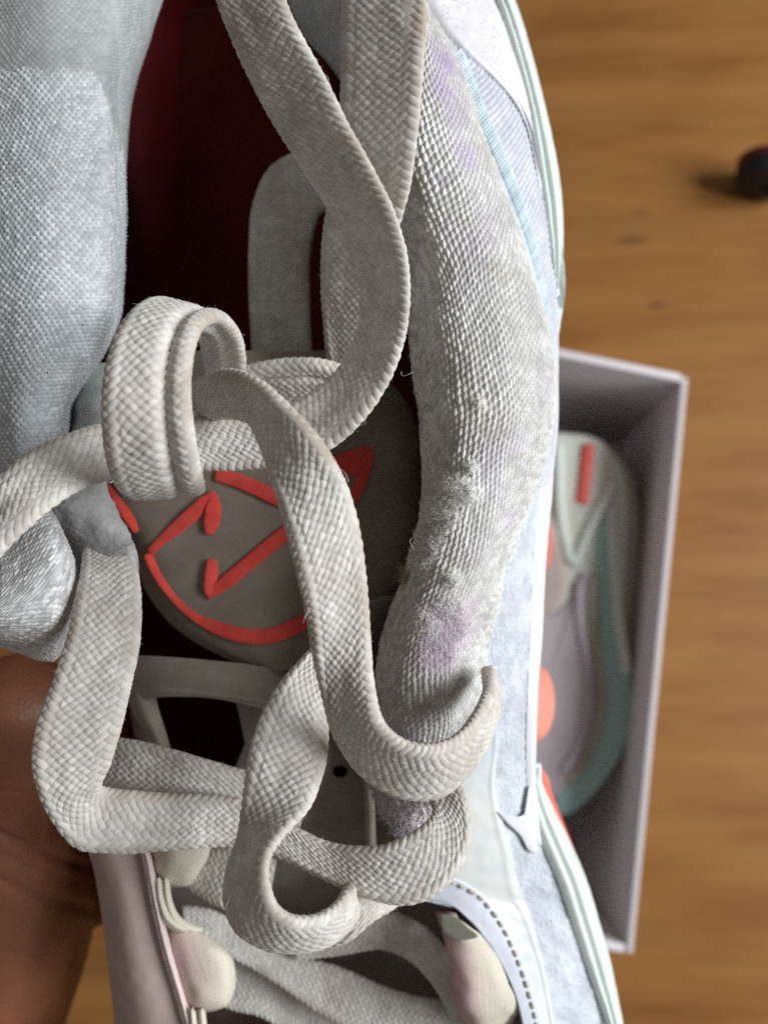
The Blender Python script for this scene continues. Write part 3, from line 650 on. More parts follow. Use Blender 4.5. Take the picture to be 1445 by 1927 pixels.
sheet('outsole', [[(at(mo2, y)[0] - 14, y, 176), (at(mo2, y)[0] + w_, y, 178), (at(mo2, y)[0] + w_ - 2, y, 186)] for y, w_ in ((1440, 4), (1480, 4), (1520, 2), (1570, -1), (1610, -3), (1650, -5), (1700, -4), (2000, -6))], .8, M_CORAL, shoe, thick=2)
# white line down the silhouette and the pointed white film
we = sm([(540, 1043, 1045), (600, 1042, 1049), (700, 1042, 1050), (800, 1040, 1049), (880, 1027, 1041), (940, 1013, 1036), (1000, 1007, 1030), (1100, 1001, 1023), (1200, 997, 1018), (1300, 992, 1011), (1400, 989, 1008), (1480, 990, 1007), (1540, 997, 1013), (1600, 1010, 1022)], 200)
sheet('white_edge', [[U(a_, y, .1), U(a_ * .7 + b2 * .3, y, .5), U(b2 - 2, y, .7), (b2 + .8, y, at(sil, y)[2] + 3)] for y in np.linspace(545, 1590, 30) for a_, b2 in [(np.interp(y, we[:, 0], we[:, 1]), np.interp(y, we[:, 0], we[:, 2]))]], .3, M_WHITE, shoe, relief=lambda u, v: (.10 * vnoise(u * .5, v * .5, 3), u * 0), thick=.9)
def flat_poly(name, pts, mat, parent, lift=.5, thick=.6, n=120, crown=.2):
    """thin film with outline pts (x, y, d)"""
    q = P(np.array(pts, float)); q = np.vstack([q, q[:1]]); ch = chordlen(q); o_ = spl(q, np.linspace(0, ch[-1], n + 1)[:-1], chord=ch); c_ = o_.mean(0)
    view = CAMPOS - c_; view /= np.linalg.norm(view); rings = []
    for s, h_ in ((1, -thick), (1, 0), (.97, .12), (.8, .2), (.5, .25), (.2, .25)): rings.append(c_ + (o_ - c_) * s + view * (lift + h_ * crown * 5) * .001)
    V = np.concatenate(rings + [[c_ + view * (lift + crown * 1.2) * .001]]); m = len(rings); Fc = grid_faces(m, n, closed=True).tolist(); k = (m - 1) * n
    Fc += [[k + i, k + (i + 1) % n, len(V) - 1] for i in range(n)]
    me = bpy.data.meshes.new(name); me.from_pydata((V - root_off(parent)).tolist(), [], Fc); me.materials.append(mat); return link(name, me, parent)
TK = [(935, 1527), (958, 1533), (983, 1534), (993, 1515), (997, 1480), (1004, 1480), (1010, 1530), (1010, 1570), (1007, 1605), (998, 1602), (978, 1572), (953, 1548)]
flat_poly('pointed_film', [U(x, y) for x, y in TK], M_WHITE, shoe, lift=1.2)
# pale blue film: a long shape over collar foot, eyestay to the toe
OV = [(1255, 880, 934), (1320, 876, 936), (1400, 860, 938), (1480, 842, 932), (1540, 826, 944), (1600, 815, 962), (1660, 806, 975), (1690, 802, 984)]
OV2 = [(1705, 852, 990), (1730, 884, 1000), (1775, 924, 1012), (1820, 952, 1024), (1870, 974, 1033), (1930, 990, 1043), (2005, 1004, 1056)]
sheet('film_overlay', [[U(a_ + (b2 - a_) * f, y, .5) for f in (0, .3, .7, 1)] for y, a_, b2 in OV + OV2], .35, M_OVER, shoe, relief=lambda u, v: (.14 * vnoise(u * .5, v * .5, 3) + .2 * np.exp(-(((v - v.min(axis=1, keepdims=True)) / (np.ptp(v, axis=1)[:, None]) - .9) / .05) ** 2), u * 0), thick=.4)
ES = [[(792, 1692), (820, 1660), (850, 1652)], [(842, 1700), (862, 1680), (885, 1670)], [(880, 1729), (900, 1708), (918, 1696)], [(918, 1773), (935, 1752), (949, 1740)], [(947, 1820), (962, 1800), (976, 1792)], [(969, 1870), (985, 1850), (997, 1845)], [(985, 1930), (1003, 1918), (1014, 1912)], [(998, 2000), (1015, 1995), (1029, 1990)]]
sheet('eyestay_edge', [[U(*p_, .8 if k_ else .5) for k_, p_ in enumerate(r_)] for r_ in ES], .3, M_STAY, shoe, relief=lambda u, v: (.08 * vnoise(u * .7, v * .7, 9) + .25 * np.exp(-((v - v.min()) / .5) ** 2), u * 0), thick=.8)
SP = spl(np.array([(842, 1657), (875, 1671), (905, 1690), (930, 1720), (950, 1752), (965, 1785), (980, 1822), (992, 1860), (1003, 1900), (1012, 1945)], float), n=200)
sc_ = np.concatenate([[0], np.cumsum(np.linalg.norm(np.diff(SP, axis=0), axis=1))])
s_at = 3; k_ = 0
def bead(name, a, b_, r_, mat, parent, n=10, flat=.6):
    """a short thread lying from a to b"""
    a, b_ = np.array(a), np.array(b_); t = b_ - a; L = np.linalg.norm(t); t /= L; vw = CAMPOS - (a + b_) / 2; vw /= np.linalg.norm(vw); sd = np.cross(t, vw); sd /= np.linalg.norm(sd); up = np.cross(sd, t)
    V = []
    for f in np.linspace(0, 1, 7):
        rr = r_ * math.sqrt(max(.02, 1 - (2 * f - 1) ** 4)); c_ = a + t * L * f
        V += [c_ + sd * rr * math.cos(w_) + up * rr * flat * math.sin(w_) for w_ in np.linspace(0, 2 * math.pi, n + 1)[:-1]]
    return mesh_raw(name, V, grid_faces(7, n, closed=True), mat, parent)
while s_at < sc_[-1] - 14:
    p0 = [np.interp(s_at, sc_, SP[:, 0]), np.interp(s_at, sc_, SP[:, 1])]; e_ = s_at + random.uniform(13, 16)
    p1 = [np.interp(e_, sc_, SP[:, 0]), np.interp(e_, sc_, SP[:, 1])]
    bead('stitch', P(list(U(*p0, 1.15))), P(list(U(p1[0] + random.uniform(-1, 1), p1[1], 1.15))), .00036, M_STITCH, shoe); s_at += random.uniform(19.5, 21.5)

# the toe, the heel and the far side, where they leave the picture
TO = []
for y, xl, xr, d0 in ((1985, 222, 1176, 163), (2120, 226, 1196, 158), (2300, 245, 1200, 158), (2480, 300, 1165, 162), (2640, 400, 1080, 170), (2740, 520, 960, 182), (2790, 640, 830, 194)):
    w_ = xr - xl
    TO.append([(xl, y, d0 + 50), (xl - 4, y, d0 + 26), (xl + .05 * w_, y, d0 + 12), (xl + .25 * w_, y, d0 + 2), (xl + .5 * w_, y, d0), (xl + .75 * w_, y, d0 + 1), (xl + .94 * w_, y, d0 + 8), (xr - 8, y, d0 + 24), (xr - 12, y, d0 + 50)])
sheet('toe_box', TO, .8, M_PANEL, shoe, relief=suede, thick=2)
RG = [(1180, 1990), (1206, 2120), (1212, 2300), (1176, 2490), (1088, 2655), (962, 2760), (735, 2815), (510, 2760), (385, 2655), (286, 2490), (232, 2310), (214, 2140), (216, 2000)]
sheet('midsole', [[(x, y, 172), (x + (x - 700) * .03, y + max(0, y - 2300) * .03, 178), (x + (x - 700) * .035, y + max(0, y - 2300) * .035, 200), (x, y, 212)] for x, y in RG], 1.2, M_MINT, shoe, thick=3)
HL = [(925, -78, 150), (900, -220, 146), (800, -360, 140), (600, -450, 134), (350, -470, 134), (100, -420, 138), (-120, -300, 142), (-230, -120, 146), (-265, 150, 150), (-270, 500, 150), (-250, 900, 152), (-190, 1150, 156)]
sheet('heel_counter', [[(x, y, d_), (x + (x - 350) * .04, y - (40 if y < 0 else 0) * .5, d_ + 14), (x + (x - 350) * .03, y - (30 if y < 0 else 0) * .5, d_ + 40), (x, y, d_ + 64)] for x, y, d_ in HL], 1.0, M_COUNTER, shoe, relief=lambda u, v: (.15 * vnoise(u * .3, v * .3, 3), u * 0), thick=2)
# ---- tongue: padded tab with the embroidered emblem
TB_ = []
for y, xl, xr in ((660, 330, 640), (700, 260, 710), (745, 215, 752), (820, 190, 785), (900, 188, 792), (960, 208, 792), (1020, 238, 787), (1080, 262, 772), (1130, 288, 750), (1180, 330, 712), (1215, 380, 670), (1245, 440, 620), (1262, 480, 580)):
    w_ = xr - xl
    TB_.append([(xl + 4, y, 162), (xl, y, 155), (xl + .05 * w_, y, 150.5), (xl + .25 * w_, y, 147.5), (xl + .5 * w_, y, 146.5), (xl + .75 * w_, y, 147.5), (xl + .95 * w_, y, 150.5), (xr, y, 155), (xr - 4, y, 162)])
sheet('tongue_tab', TB_, .3, M_TAB, shoe, relief=lambda u, v: (.05 * np.sin(u * 6) * np.sin(v * 6), hash2(np.floor(u * 2), np.floor(v * 2))), thick=3)
def tab_d(x, y):
    a = np.array([(r_[0][1],) + (r_[1][0], r_[7][0]) for r_ in TB_]); xl, xr = np.interp(y, a[:, 0], a[:, 1]), np.interp(y, a[:, 0], a[:, 2])
    f = (x - xl) / (xr - xl); return np.interp(f, [0, .05, .25, .5, .75, .95, 1], [155, 150.5, 147.5, 146.5, 147.5, 150.5, 155])
def cord(name, pts, width, mat, parent, n=None, flat=.55, pitch=.22, dfun=tab_d, lift=.5):
    """satin stitched bar: a low half-round with threads across; pts (x, y[, width px])"""
    q = P(np.array([(p[0], p[1], dfun(p[0], p[1]) - lift) for p in pts], float)); ch = chordlen(q); n = n or int(ch[-1] * 1000 / .12)
    wv = np.interp(np.linspace(0, ch[-1], n), ch, [(p[2] if len(p) > 2 else width) for p in pts]) / F * .147 / 2 * 1.12
    c_ = spl(q, np.linspace(0, ch[-1], n), chord=ch); t = np.gradient(c_, axis=0); t /= np.linalg.norm(t, axis=1, keepdims=True)
    vw = CAMPOS - c_; vw /= np.linalg.norm(vw, axis=1, keepdims=True); sd = np.cross(t, vw); sd /= np.linalg.norm(sd, axis=1, keepdims=True)
    s_ = np.arange(n) * ch[-1] / (n - 1) * 1000; endt = np.clip(np.minimum(np.arange(n), np.arange(n)[::-1]) / 2.0, .05, 1) ** .5
    G = []
    for a in np.linspace(0, 2 * math.pi, 25)[:-1]:
        rel = 1 + .03 * np.abs(np.sin((s_ + .5 * math.cos(a)) * math.pi / pitch))
        G.append(c_ + sd * (wv * math.cos(a) * endt * rel)[:, None] + vw * (np.sign(math.sin(a)) * abs(math.sin(a)) ** .5 * np.minimum(wv, .0009) * flat * endt * rel)[:, None])
    G = np.swapaxes(np.array(G), 0, 1); tint = np.repeat(hash2(np.floor(s_ / pitch), np.floor(s_ / pitch))[:, None], 24, 1)
    return mesh_raw(name, G.reshape(-1, 3), grid_faces(n, 24, closed=True), mat, parent, tint=tint)
E = 'emblem_bar'
cord(E, [(404, 893, 20), (440, 902, 24), (480, 918, 24), (530, 942, 24), (580, 960, 20)], 24, M_LOGO, shoe)
cord(E, [(600, 890, 18), (640, 870, 26), (680, 852, 20), (699, 841, 6)], 22, M_LOGO, shoe)
cord(E, [(699, 841, 6), (692, 870, 18), (680, 905, 20), (662, 945, 16)], 16, M_LOGO, shoe)
cord(E, [(636, 876, 16), (660, 880, 30), (684, 868, 22), (692, 858, 10)], 24, M_LOGO, shoe)
cord(E, [(283, 1042, 18), (315, 1010, 22), (350, 978, 24), (385, 948, 26), (404, 926, 10)], 24, M_LOGO, shoe)
cord(E, [(402, 928, 10), (402, 955, 26), (398, 985, 26), (392, 1006, 12)], 26, M_LOGO, shoe)
cord(E, [(400, 1052, 16), (398, 1080, 22), (396, 1105, 22), (394, 1122, 14)], 22, M_LOGO, shoe)
cord(E, [(388, 1122, 16), (430, 1092, 24), (480, 1050, 24), (535, 1005, 24), (590, 962, 20)], 24, M_LOGO, shoe)
cord(E, [(280, 1040, 20), (296, 1075, 20), (330, 1122, 20), (380, 1165, 22), (440, 1192, 24), (500, 1198, 25), (555, 1180, 26), (610, 1145, 24), (660, 1090, 20)], 22, M_LOGO, shoe)
cord(E, [(200, 900, 12), (222, 935, 24), (242, 970, 22), (258, 1002, 10)], 22, M_LOGO, shoe)

# ---- tongue below the tab, with cut slots, and lace keeper
TG = [[(230, 1250, 168), (330, 1250, 163), (560, 1280, 158), (720, 1280, 160), (860, 1280, 165)], [(260, 1420, 168), (360, 1420, 162), (560, 1430, 157), (720, 1440, 158), (860, 1440, 163)], [(300, 1620, 176), (400, 1620, 172), (580, 1620, 168), (740, 1620, 166), (860, 1620, 168)], [(330, 1800, 182), (430, 1800, 178), (600, 1800, 174), (760, 1800, 172), (960, 1800, 170)], [(360, 2000, 184), (450, 2000, 180), (620, 2000, 176), (790, 2000, 174), (1020, 2000, 172)]]
def tongue_relief(u, v):
    z = .05 * vnoise(u * 4, v * 4, 8) + .6 * vnoise(u * .12, v * .12, 9); return z, np.clip(.5 + 2 * z, 0, 1)
def oval(x, y, w_, h_, rot=0): return [(x + w_ * math.cos(a) * math.cos(rot) - h_ * math.sin(a) * math.sin(rot), y + w_ * math.cos(a) * math.sin(rot) + h_ * math.sin(a) * math.cos(rot)) for a in np.linspace(0, 2 * math.pi, 17)[:-1]]
HOLES = [[(286, 1310), (320, 1296), (380, 1296), (440, 1306), (452, 1350), (462, 1400), (440, 1450), (400, 1440), (340, 1430), (310, 1400)], oval(640, 1452, 15, 12), oval(484, 1404, 9, 12), oval(712, 1782, 18, 9)]
sheet('tongue', TG, .3, M_TONGUE, shoe, relief=tongue_relief, thick=.9, holes=HOLES)
sheet('lace_keeper', [[(225, 1232, 153), (232, 1270, 150), (235, 1325, 153)], [(300, 1235, 148), (305, 1270, 146.5), (300, 1312, 148)], [(400, 1243, 147), (400, 1280, 145.5), (400, 1314, 147)], [(480, 1252, 147), (480, 1290, 145.5), (480, 1330, 147)], [(560, 1268, 148), (560, 1310, 146.5), (560, 1350, 148)], [(700, 1290, 150), (700, 1330, 149), (700, 1370, 150)]],
      .3, M_KEEPER, shoe, relief=lambda u, v: (.05 * np.sin(u * 9) * np.sin(v * 9) + .35 * np.exp(-((np.abs(v) - 2.8) / .5) ** 2), u * 0 + .5), thick=1.2)
sheet('keeper_leg', [[(236, 1290, 151), (262, 1280, 149), (290, 1290, 151)], [(250, 1340, 152), (272, 1330, 150), (298, 1330, 152)], [(280, 1390, 153), (296, 1385, 151), (315, 1385, 153)], [(300, 1440, 154), (316, 1440, 152), (330, 1440, 154)]], .3, M_KEEPER, shoe, thick=1.2)
# inner upper side in shadow on the right of the tongue
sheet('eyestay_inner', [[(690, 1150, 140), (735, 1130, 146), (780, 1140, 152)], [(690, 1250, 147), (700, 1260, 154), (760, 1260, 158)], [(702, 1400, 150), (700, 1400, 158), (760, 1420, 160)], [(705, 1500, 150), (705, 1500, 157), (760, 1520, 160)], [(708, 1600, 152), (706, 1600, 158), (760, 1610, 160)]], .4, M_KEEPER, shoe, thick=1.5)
# frayed wad of lilac threads under the collar foot
wad, wt, wn, _, _ = sheet('frayed_lining', [[(690, 1440, 142), (740, 1425, 132), (850, 1420, 134)], [(700, 1490, 138), (760, 1470, 127), (850, 1470, 128)], [(712, 1520, 136), (765, 1510, 125), (845, 1500, 126)], [(730, 1545, 138), (775, 1548, 128), (830, 1540, 130)], [(750, 1562, 146), (785, 1570, 140), (810, 1560, 142)]],
      .2, fabric('lilac_frayed_knit', (.55, .50, .53), (.66, .63, .64), (.55, .42, .52), .6, tvar=.4), shoe, relief=lambda u, v: (.7 * vnoise(u * 1.6, v * 1.6, 3) + .6 * vnoise(u * 4, v * 4, 5), hash2(np.floor(u * 2), np.floor(v * 2))), thick=2)
fibres('frayed_fibres', wt.reshape(-1, 3), wn.reshape(-1, 3), 3500, 1.4, .035, M_FIBP, shoe, curl=.9, lie=.7, seed=7)

# ---- left eyestay flap, webbing loops
sheet('eyestay_flap', [[(150, 1560, 150), (200, 1560, 147), (262, 1560, 148)], [(172, 1620, 151), (220, 1620, 147), (276, 1620, 148)], [(188, 1700, 152), (240, 1700, 147), (290, 1700, 148)], [(200, 1790, 153), (256, 1790, 147), (310, 1790, 148)], [(210, 1870, 154), (275, 1870, 148), (335, 1870, 149)], [(222, 1990, 156), (300, 1990, 149), (365, 1990, 150)]],
      .4, M_FLAP, shoe, relief=lambda u, v: (.10 * vnoise(u * .4, v * .5, 5) + .05 * vnoise(u * 3, v * 3, 7), u * 0), thick=2)
sheet('eyestay_rim', [[(254, 1560, 147.5), (264, 1560, 146), (274, 1560, 148)], [(268, 1620, 147), (278, 1620, 145.5), (288, 1620, 148)], [(284, 1700, 147), (293, 1700, 145.5), (303, 1700, 148)], [(304, 1790, 147), (314, 1790, 145.5), (325, 1790, 148)], [(328, 1870, 148), (338, 1870, 146.5), (350, 1870, 149)], [(360, 1990, 149), (370, 1990, 147.5), (382, 1990, 150)]],
      .3, M_FLAPEDGE, shoe, relief=lambda u, v: (.15 * vnoise(u * .8, v * .8, 6), u * 0), thick=1.2)
def web_loop(name, stations, parent, pink='u', a=0.0, b_=1.0, label=None):
    def rel(u, v):
        f = (v - v.min()) / (v.max() - v.min() + 1e-9); g = (u - u.min()) / (u.max() - u.min() + 1e-9)
        return .07 * np.abs(np.sin(u * 4.5)) + .02 * np.sin(v * 14) + .25 * vnoise(u * .4, v * .4, 21), np.clip(a + b_ * (f if pink == 'v' else (f * .75 + (1 - g) * .35)), 0, 1)
    o = sheet(name, stations, .3, M_WEB, parent, relief=rel, thick=1.0)[0]
    if label: o['label'] = label
    return o
web_loop('lace_loop', [[(268, 1560, 152), (330, 1560, 146), (385, 1570, 147), (398, 1575, 153)], [(272, 1600, 152), (330, 1605, 145), (378, 1610, 147), (392, 1608, 153)], [(278, 1640, 153), (320, 1648, 147), (358, 1648, 148), (376, 1640, 154)], [(285, 1655, 157), (315, 1668, 153), (345, 1668, 154), (366, 1652, 158)]], shoe, 'v', .3, .75, 'cream webbing loop under the lace fold')
web_loop('lace_loop', [[(296, 1738, 152), (335, 1742, 149.5), (385, 1758, 150), (410, 1778, 156)], [(306, 1780, 150), (350, 1780, 147), (405, 1788, 147.5), (436, 1806, 155)], [(322, 1835, 150), (365, 1836, 146.5), (412, 1842, 147), (443, 1848, 155)], [(336, 1880, 151), (375, 1884, 147), (412, 1884, 148), (436, 1876, 156)], [(346, 1898, 156), (375, 1904, 153), (402, 1902, 154), (424, 1890, 160)]], shoe, 'v', .2, .85, 'cream and pink webbing loop at the lower left')
for k_ in range(2):
    dx = 14 * k_
    sheet('loop_edge', [[(291 + dx, 1655, 148 + k_), (299 + dx, 1652, 146.5 + k_), (306 + dx, 1656, 148 + k_)], [(295 + dx, 1700, 147 + k_), (303 + dx, 1696, 145.5 + k_), (311 + dx, 1694, 147 + k_)], [(308 + dx, 1738, 147 + k_), (317 + dx, 1730, 145.5 + k_), (324 + dx, 1722, 147 + k_)], [(335 + dx, 1755, 148 + k_), (340 + dx, 1746, 146.5 + k_), (344 + dx, 1736, 148 + k_)], [(362 + dx, 1758, 150 + k_), (366 + dx, 1750, 149 + k_), (368 + dx, 1744, 150 + k_)]],
          .25, M_WEB, shoe, relief=lambda u, v: (.04 * np.sin(u * 9), u * 0 + .9), thick=.8)
    sheet('loop_edge', [[(352 + 18 * k_, 1902, 148 + k_), (361 + 18 * k_, 1900, 146.5 + k_), (369 + 18 * k_, 1903, 148 + k_)], [(356 + 18 * k_, 1950, 148 + k_), (365 + 18 * k_, 1950, 146.5 + k_), (374 + 18 * k_, 1950, 148 + k_)], [(360 + 18 * k_, 2000, 148 + k_), (369 + 18 * k_, 2000, 146.5 + k_), (378 + 18 * k_, 2000, 148 + k_)]],
          .25, M_WEB, shoe, relief=lambda u, v: (.04 * np.sin(u * 9), u * 0 + .9), thick=.8)
web_loop('lace_loop', [[(820, 1715, 153), (850, 1722, 148), (885, 1745, 147.5), (905, 1760, 149)], [(838, 1775, 148), (870, 1782, 146), (905, 1788, 146.5), (935, 1800, 148.5)], [(848, 1830, 147), (880, 1835, 145), (925, 1845, 146), (960, 1858, 149)], [(852, 1880, 147.5), (885, 1895, 145.5), (930, 1895, 147), (975, 1898, 150)], [(862, 1905, 150), (895, 1924, 148), (930, 1928, 149), (970, 1910, 152)], [(880, 1925, 156), (900, 1945, 155), (930, 1945, 156), (960, 1928, 158)]], shoe, 'v', .12, .95, 'cream and magenta webbing loop beside the stitched eyestay')
flat_poly('loop_mouth_shade', [(x, y, 147) for x, y in ((828, 1722), (850, 1722), (880, 1745), (898, 1762), (880, 1768), (850, 1765), (832, 1750))], fabric('shadowed_grey_green', (.16, .15, .12), (.2, .19, .15), tvar=0), shoe, lift=2.2, thick=.5)  # dark film painted as the shade inside the loop's opening

# ================================================================== shoelace
lace = thing('shoelace', 'dirty cream flat braided shoelace tangled over the open sneaker', 'shoelace', P([600, 800, 140.0]).tolist())
FZ = []
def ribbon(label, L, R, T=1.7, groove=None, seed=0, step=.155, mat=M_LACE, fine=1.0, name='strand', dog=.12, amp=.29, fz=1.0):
    L, R = P(np.array(L, float)), P(np.array(R, float)); C_ = (L + R) / 2; ch = chordlen(C_)
    dense = np.linspace(0, ch[-1], 1200); cd = spl(C_, dense, chord=ch); al = chordlen(cd); n = int(al[-1] * 1000 / step)
    tt = np.interp(np.linspace(0, al[-1], n), al, dense); l, r = spl(L, tt, chord=ch), spl(R, tt, chord=ch)
    c_ = (l + r) / 2; s = np.linspace(0, al[-1], n) * 1000; ac = r - l; hw = np.linalg.norm(ac, axis=1) / 2; ac /= (2 * hw)[:, None]
    tg = np.gradient(c_, axis=0); tg -= ac * np.sum(tg * ac, 1, keepdims=True); tg /= np.linalg.norm(tg, axis=1, keepdims=True); nm = np.cross(tg, ac)
    if np.sum(nm * (CAMPOS - c_)) < 0: nm = -nm
    half = 4.9; m = int(2 * half * 1.05 / step); uu = np.linspace(-1, 1, m); t = np.sign(uu) * (1 - (1 - np.abs(uu)) ** 1.45)
    th = T / 2 * np.sqrt(np.clip(1 - np.abs(t) ** 5, 0, 1)) * (1 + dog * np.exp(-((np.abs(t) - .8) / .16) ** 2))
    wav = .35 * vnoise(s * .09 + seed * 7.3, s * 0 + seed, 77)                  # the edges are never quite straight
    tf = np.concatenate([t, t[-2:0:-1]]); sg = np.concatenate([np.ones(m), -np.ones(m - 2)]); thf = np.concatenate([th, th[-2:0:-1]])
    gz = np.zeros_like(tf)
    if groove is not None:
        for g0, gd, gw in groove: gz = gz - gd * np.exp(-((tf - g0) / gw) ** 2)
    S_, T_ = np.meshgrid(s, tf, indexing='ij')
    lump = .30 * vnoise(S_ * .22 + seed * 3, T_ * 2.2 + seed, 55)
    Z = sg[None] * thf[None] + gz[None] + lump * (1 - np.abs(tf[None]) ** 4)
    hwv = hw[:, None] * (1 + .03 * wav[:, None])
    G = c_[:, None] + ac[:, None] * (tf[None, :, None] * hwv[..., None]) + nm[:, None] * (Z * .001)[..., None]
    nn = normals(G, closed=True); out = G - c_[:, None]
    if np.sum(nn * out) < 0: nn = -nn
    sw = S_ + .5 * vnoise(S_ * .35 + seed, T_ * 2, 12); tw = T_ * half + .35 * vnoise(S_ * .3, T_ * 2.4 + seed, 13)
    h, tint = braid(sw + sg[None] * .4, tw, half, seed)
    G = G + nn * (h * amp * .001)[..., None]
    k = len(tf); V = G.reshape(-1, 3); Fc = grid_faces(n, k, closed=True)
    f0 = Fc[0]; nf = np.cross(V[f0[1]] - V[f0[0]], V[f0[3]] - V[f0[0]])
    if nf @ nn.reshape(-1, 3)[f0[0]] < 0: Fc = Fc[:, ::-1]
    # close both ends
    cap0 = V[:k].mean(0); cap1 = V[-k:].mean(0); V = np.vstack([V, cap0, cap1]); q = np.arange(k); e0 = len(V) - 2
    tint = np.concatenate([tint.ravel(), [.5, .5]])
    a0 = np.stack([q, np.roll(q, -1), np.full(k, e0), np.full(k, e0)], -1)
    uv = np.column_stack([np.concatenate([S_.ravel(), [0, 0]]), np.concatenate([(T_ * half).ravel(), [0, 0]])])
    o = mesh_raw(name, V, Fc, mat, lace, uv=uv, tint=tint)
    if label: o['label'] = label
    FZ.append((G.reshape(-1, 3), nn.reshape(-1, 3), int(n * 1.1 * fz)))
    return o

# long strand from the top, round the right, and across to the left behind the front loop
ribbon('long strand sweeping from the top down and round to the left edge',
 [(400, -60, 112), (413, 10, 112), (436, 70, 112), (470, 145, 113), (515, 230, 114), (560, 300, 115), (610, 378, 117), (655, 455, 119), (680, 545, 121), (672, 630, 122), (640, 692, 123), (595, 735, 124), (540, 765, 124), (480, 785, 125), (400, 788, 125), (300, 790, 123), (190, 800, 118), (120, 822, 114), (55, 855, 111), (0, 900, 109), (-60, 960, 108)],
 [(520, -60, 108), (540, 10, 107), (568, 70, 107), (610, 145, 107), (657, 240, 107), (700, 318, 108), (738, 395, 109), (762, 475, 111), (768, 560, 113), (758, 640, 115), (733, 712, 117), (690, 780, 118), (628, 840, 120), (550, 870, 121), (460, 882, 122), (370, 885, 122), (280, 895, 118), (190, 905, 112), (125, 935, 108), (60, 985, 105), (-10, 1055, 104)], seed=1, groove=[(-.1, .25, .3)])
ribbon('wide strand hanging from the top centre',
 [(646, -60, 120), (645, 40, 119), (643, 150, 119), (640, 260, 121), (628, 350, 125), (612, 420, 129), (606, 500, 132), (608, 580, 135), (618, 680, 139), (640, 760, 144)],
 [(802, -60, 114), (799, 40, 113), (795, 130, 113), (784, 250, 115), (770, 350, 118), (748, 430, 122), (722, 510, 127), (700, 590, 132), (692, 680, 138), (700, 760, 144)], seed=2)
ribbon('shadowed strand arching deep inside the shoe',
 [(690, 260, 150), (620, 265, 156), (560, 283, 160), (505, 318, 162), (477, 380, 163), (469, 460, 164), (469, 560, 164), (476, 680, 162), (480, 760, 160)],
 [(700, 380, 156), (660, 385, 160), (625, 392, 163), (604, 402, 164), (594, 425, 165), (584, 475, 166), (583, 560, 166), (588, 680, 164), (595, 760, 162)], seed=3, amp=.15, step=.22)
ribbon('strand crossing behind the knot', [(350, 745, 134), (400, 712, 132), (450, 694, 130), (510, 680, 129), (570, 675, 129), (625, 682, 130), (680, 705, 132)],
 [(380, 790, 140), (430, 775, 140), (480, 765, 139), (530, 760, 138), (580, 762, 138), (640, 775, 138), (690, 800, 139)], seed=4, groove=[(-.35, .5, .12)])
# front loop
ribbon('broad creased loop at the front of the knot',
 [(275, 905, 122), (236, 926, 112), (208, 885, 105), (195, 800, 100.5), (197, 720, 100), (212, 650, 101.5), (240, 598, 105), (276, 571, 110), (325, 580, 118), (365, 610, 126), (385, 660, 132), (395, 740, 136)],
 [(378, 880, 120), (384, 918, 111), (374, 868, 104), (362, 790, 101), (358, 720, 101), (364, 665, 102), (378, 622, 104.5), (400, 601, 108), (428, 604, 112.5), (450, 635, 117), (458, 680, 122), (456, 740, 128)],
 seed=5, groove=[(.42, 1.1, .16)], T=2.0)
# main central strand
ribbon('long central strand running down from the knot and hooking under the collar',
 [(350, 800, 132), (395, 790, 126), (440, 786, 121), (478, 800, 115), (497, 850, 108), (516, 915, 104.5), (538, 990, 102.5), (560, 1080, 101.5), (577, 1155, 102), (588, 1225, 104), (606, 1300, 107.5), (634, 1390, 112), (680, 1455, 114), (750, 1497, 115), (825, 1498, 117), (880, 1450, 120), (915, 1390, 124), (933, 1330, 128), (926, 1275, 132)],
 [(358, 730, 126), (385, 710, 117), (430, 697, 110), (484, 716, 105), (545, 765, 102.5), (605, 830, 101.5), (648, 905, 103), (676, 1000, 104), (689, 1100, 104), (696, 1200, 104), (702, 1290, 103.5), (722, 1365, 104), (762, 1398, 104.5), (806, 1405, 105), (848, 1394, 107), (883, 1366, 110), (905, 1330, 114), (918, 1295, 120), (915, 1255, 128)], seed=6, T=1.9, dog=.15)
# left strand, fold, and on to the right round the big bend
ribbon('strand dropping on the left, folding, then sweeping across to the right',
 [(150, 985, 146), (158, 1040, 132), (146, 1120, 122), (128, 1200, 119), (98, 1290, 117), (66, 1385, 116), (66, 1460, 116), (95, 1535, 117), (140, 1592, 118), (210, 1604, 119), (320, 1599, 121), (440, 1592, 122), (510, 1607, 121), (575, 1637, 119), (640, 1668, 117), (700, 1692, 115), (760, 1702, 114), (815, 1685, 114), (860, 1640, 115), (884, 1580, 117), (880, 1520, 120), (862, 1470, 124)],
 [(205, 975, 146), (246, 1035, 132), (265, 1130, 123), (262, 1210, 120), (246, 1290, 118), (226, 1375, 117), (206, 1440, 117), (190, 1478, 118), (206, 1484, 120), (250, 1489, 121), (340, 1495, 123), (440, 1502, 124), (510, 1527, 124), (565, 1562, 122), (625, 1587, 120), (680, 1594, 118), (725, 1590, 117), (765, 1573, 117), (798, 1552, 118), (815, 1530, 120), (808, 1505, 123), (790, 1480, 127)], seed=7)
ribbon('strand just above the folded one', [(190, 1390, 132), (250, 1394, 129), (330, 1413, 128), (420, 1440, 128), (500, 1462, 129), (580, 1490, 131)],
 [(170, 1478, 131), (240, 1492, 128), (320, 1502, 127), (400, 1512, 127), (480, 1532, 128), (560, 1560, 131)], seed=8)
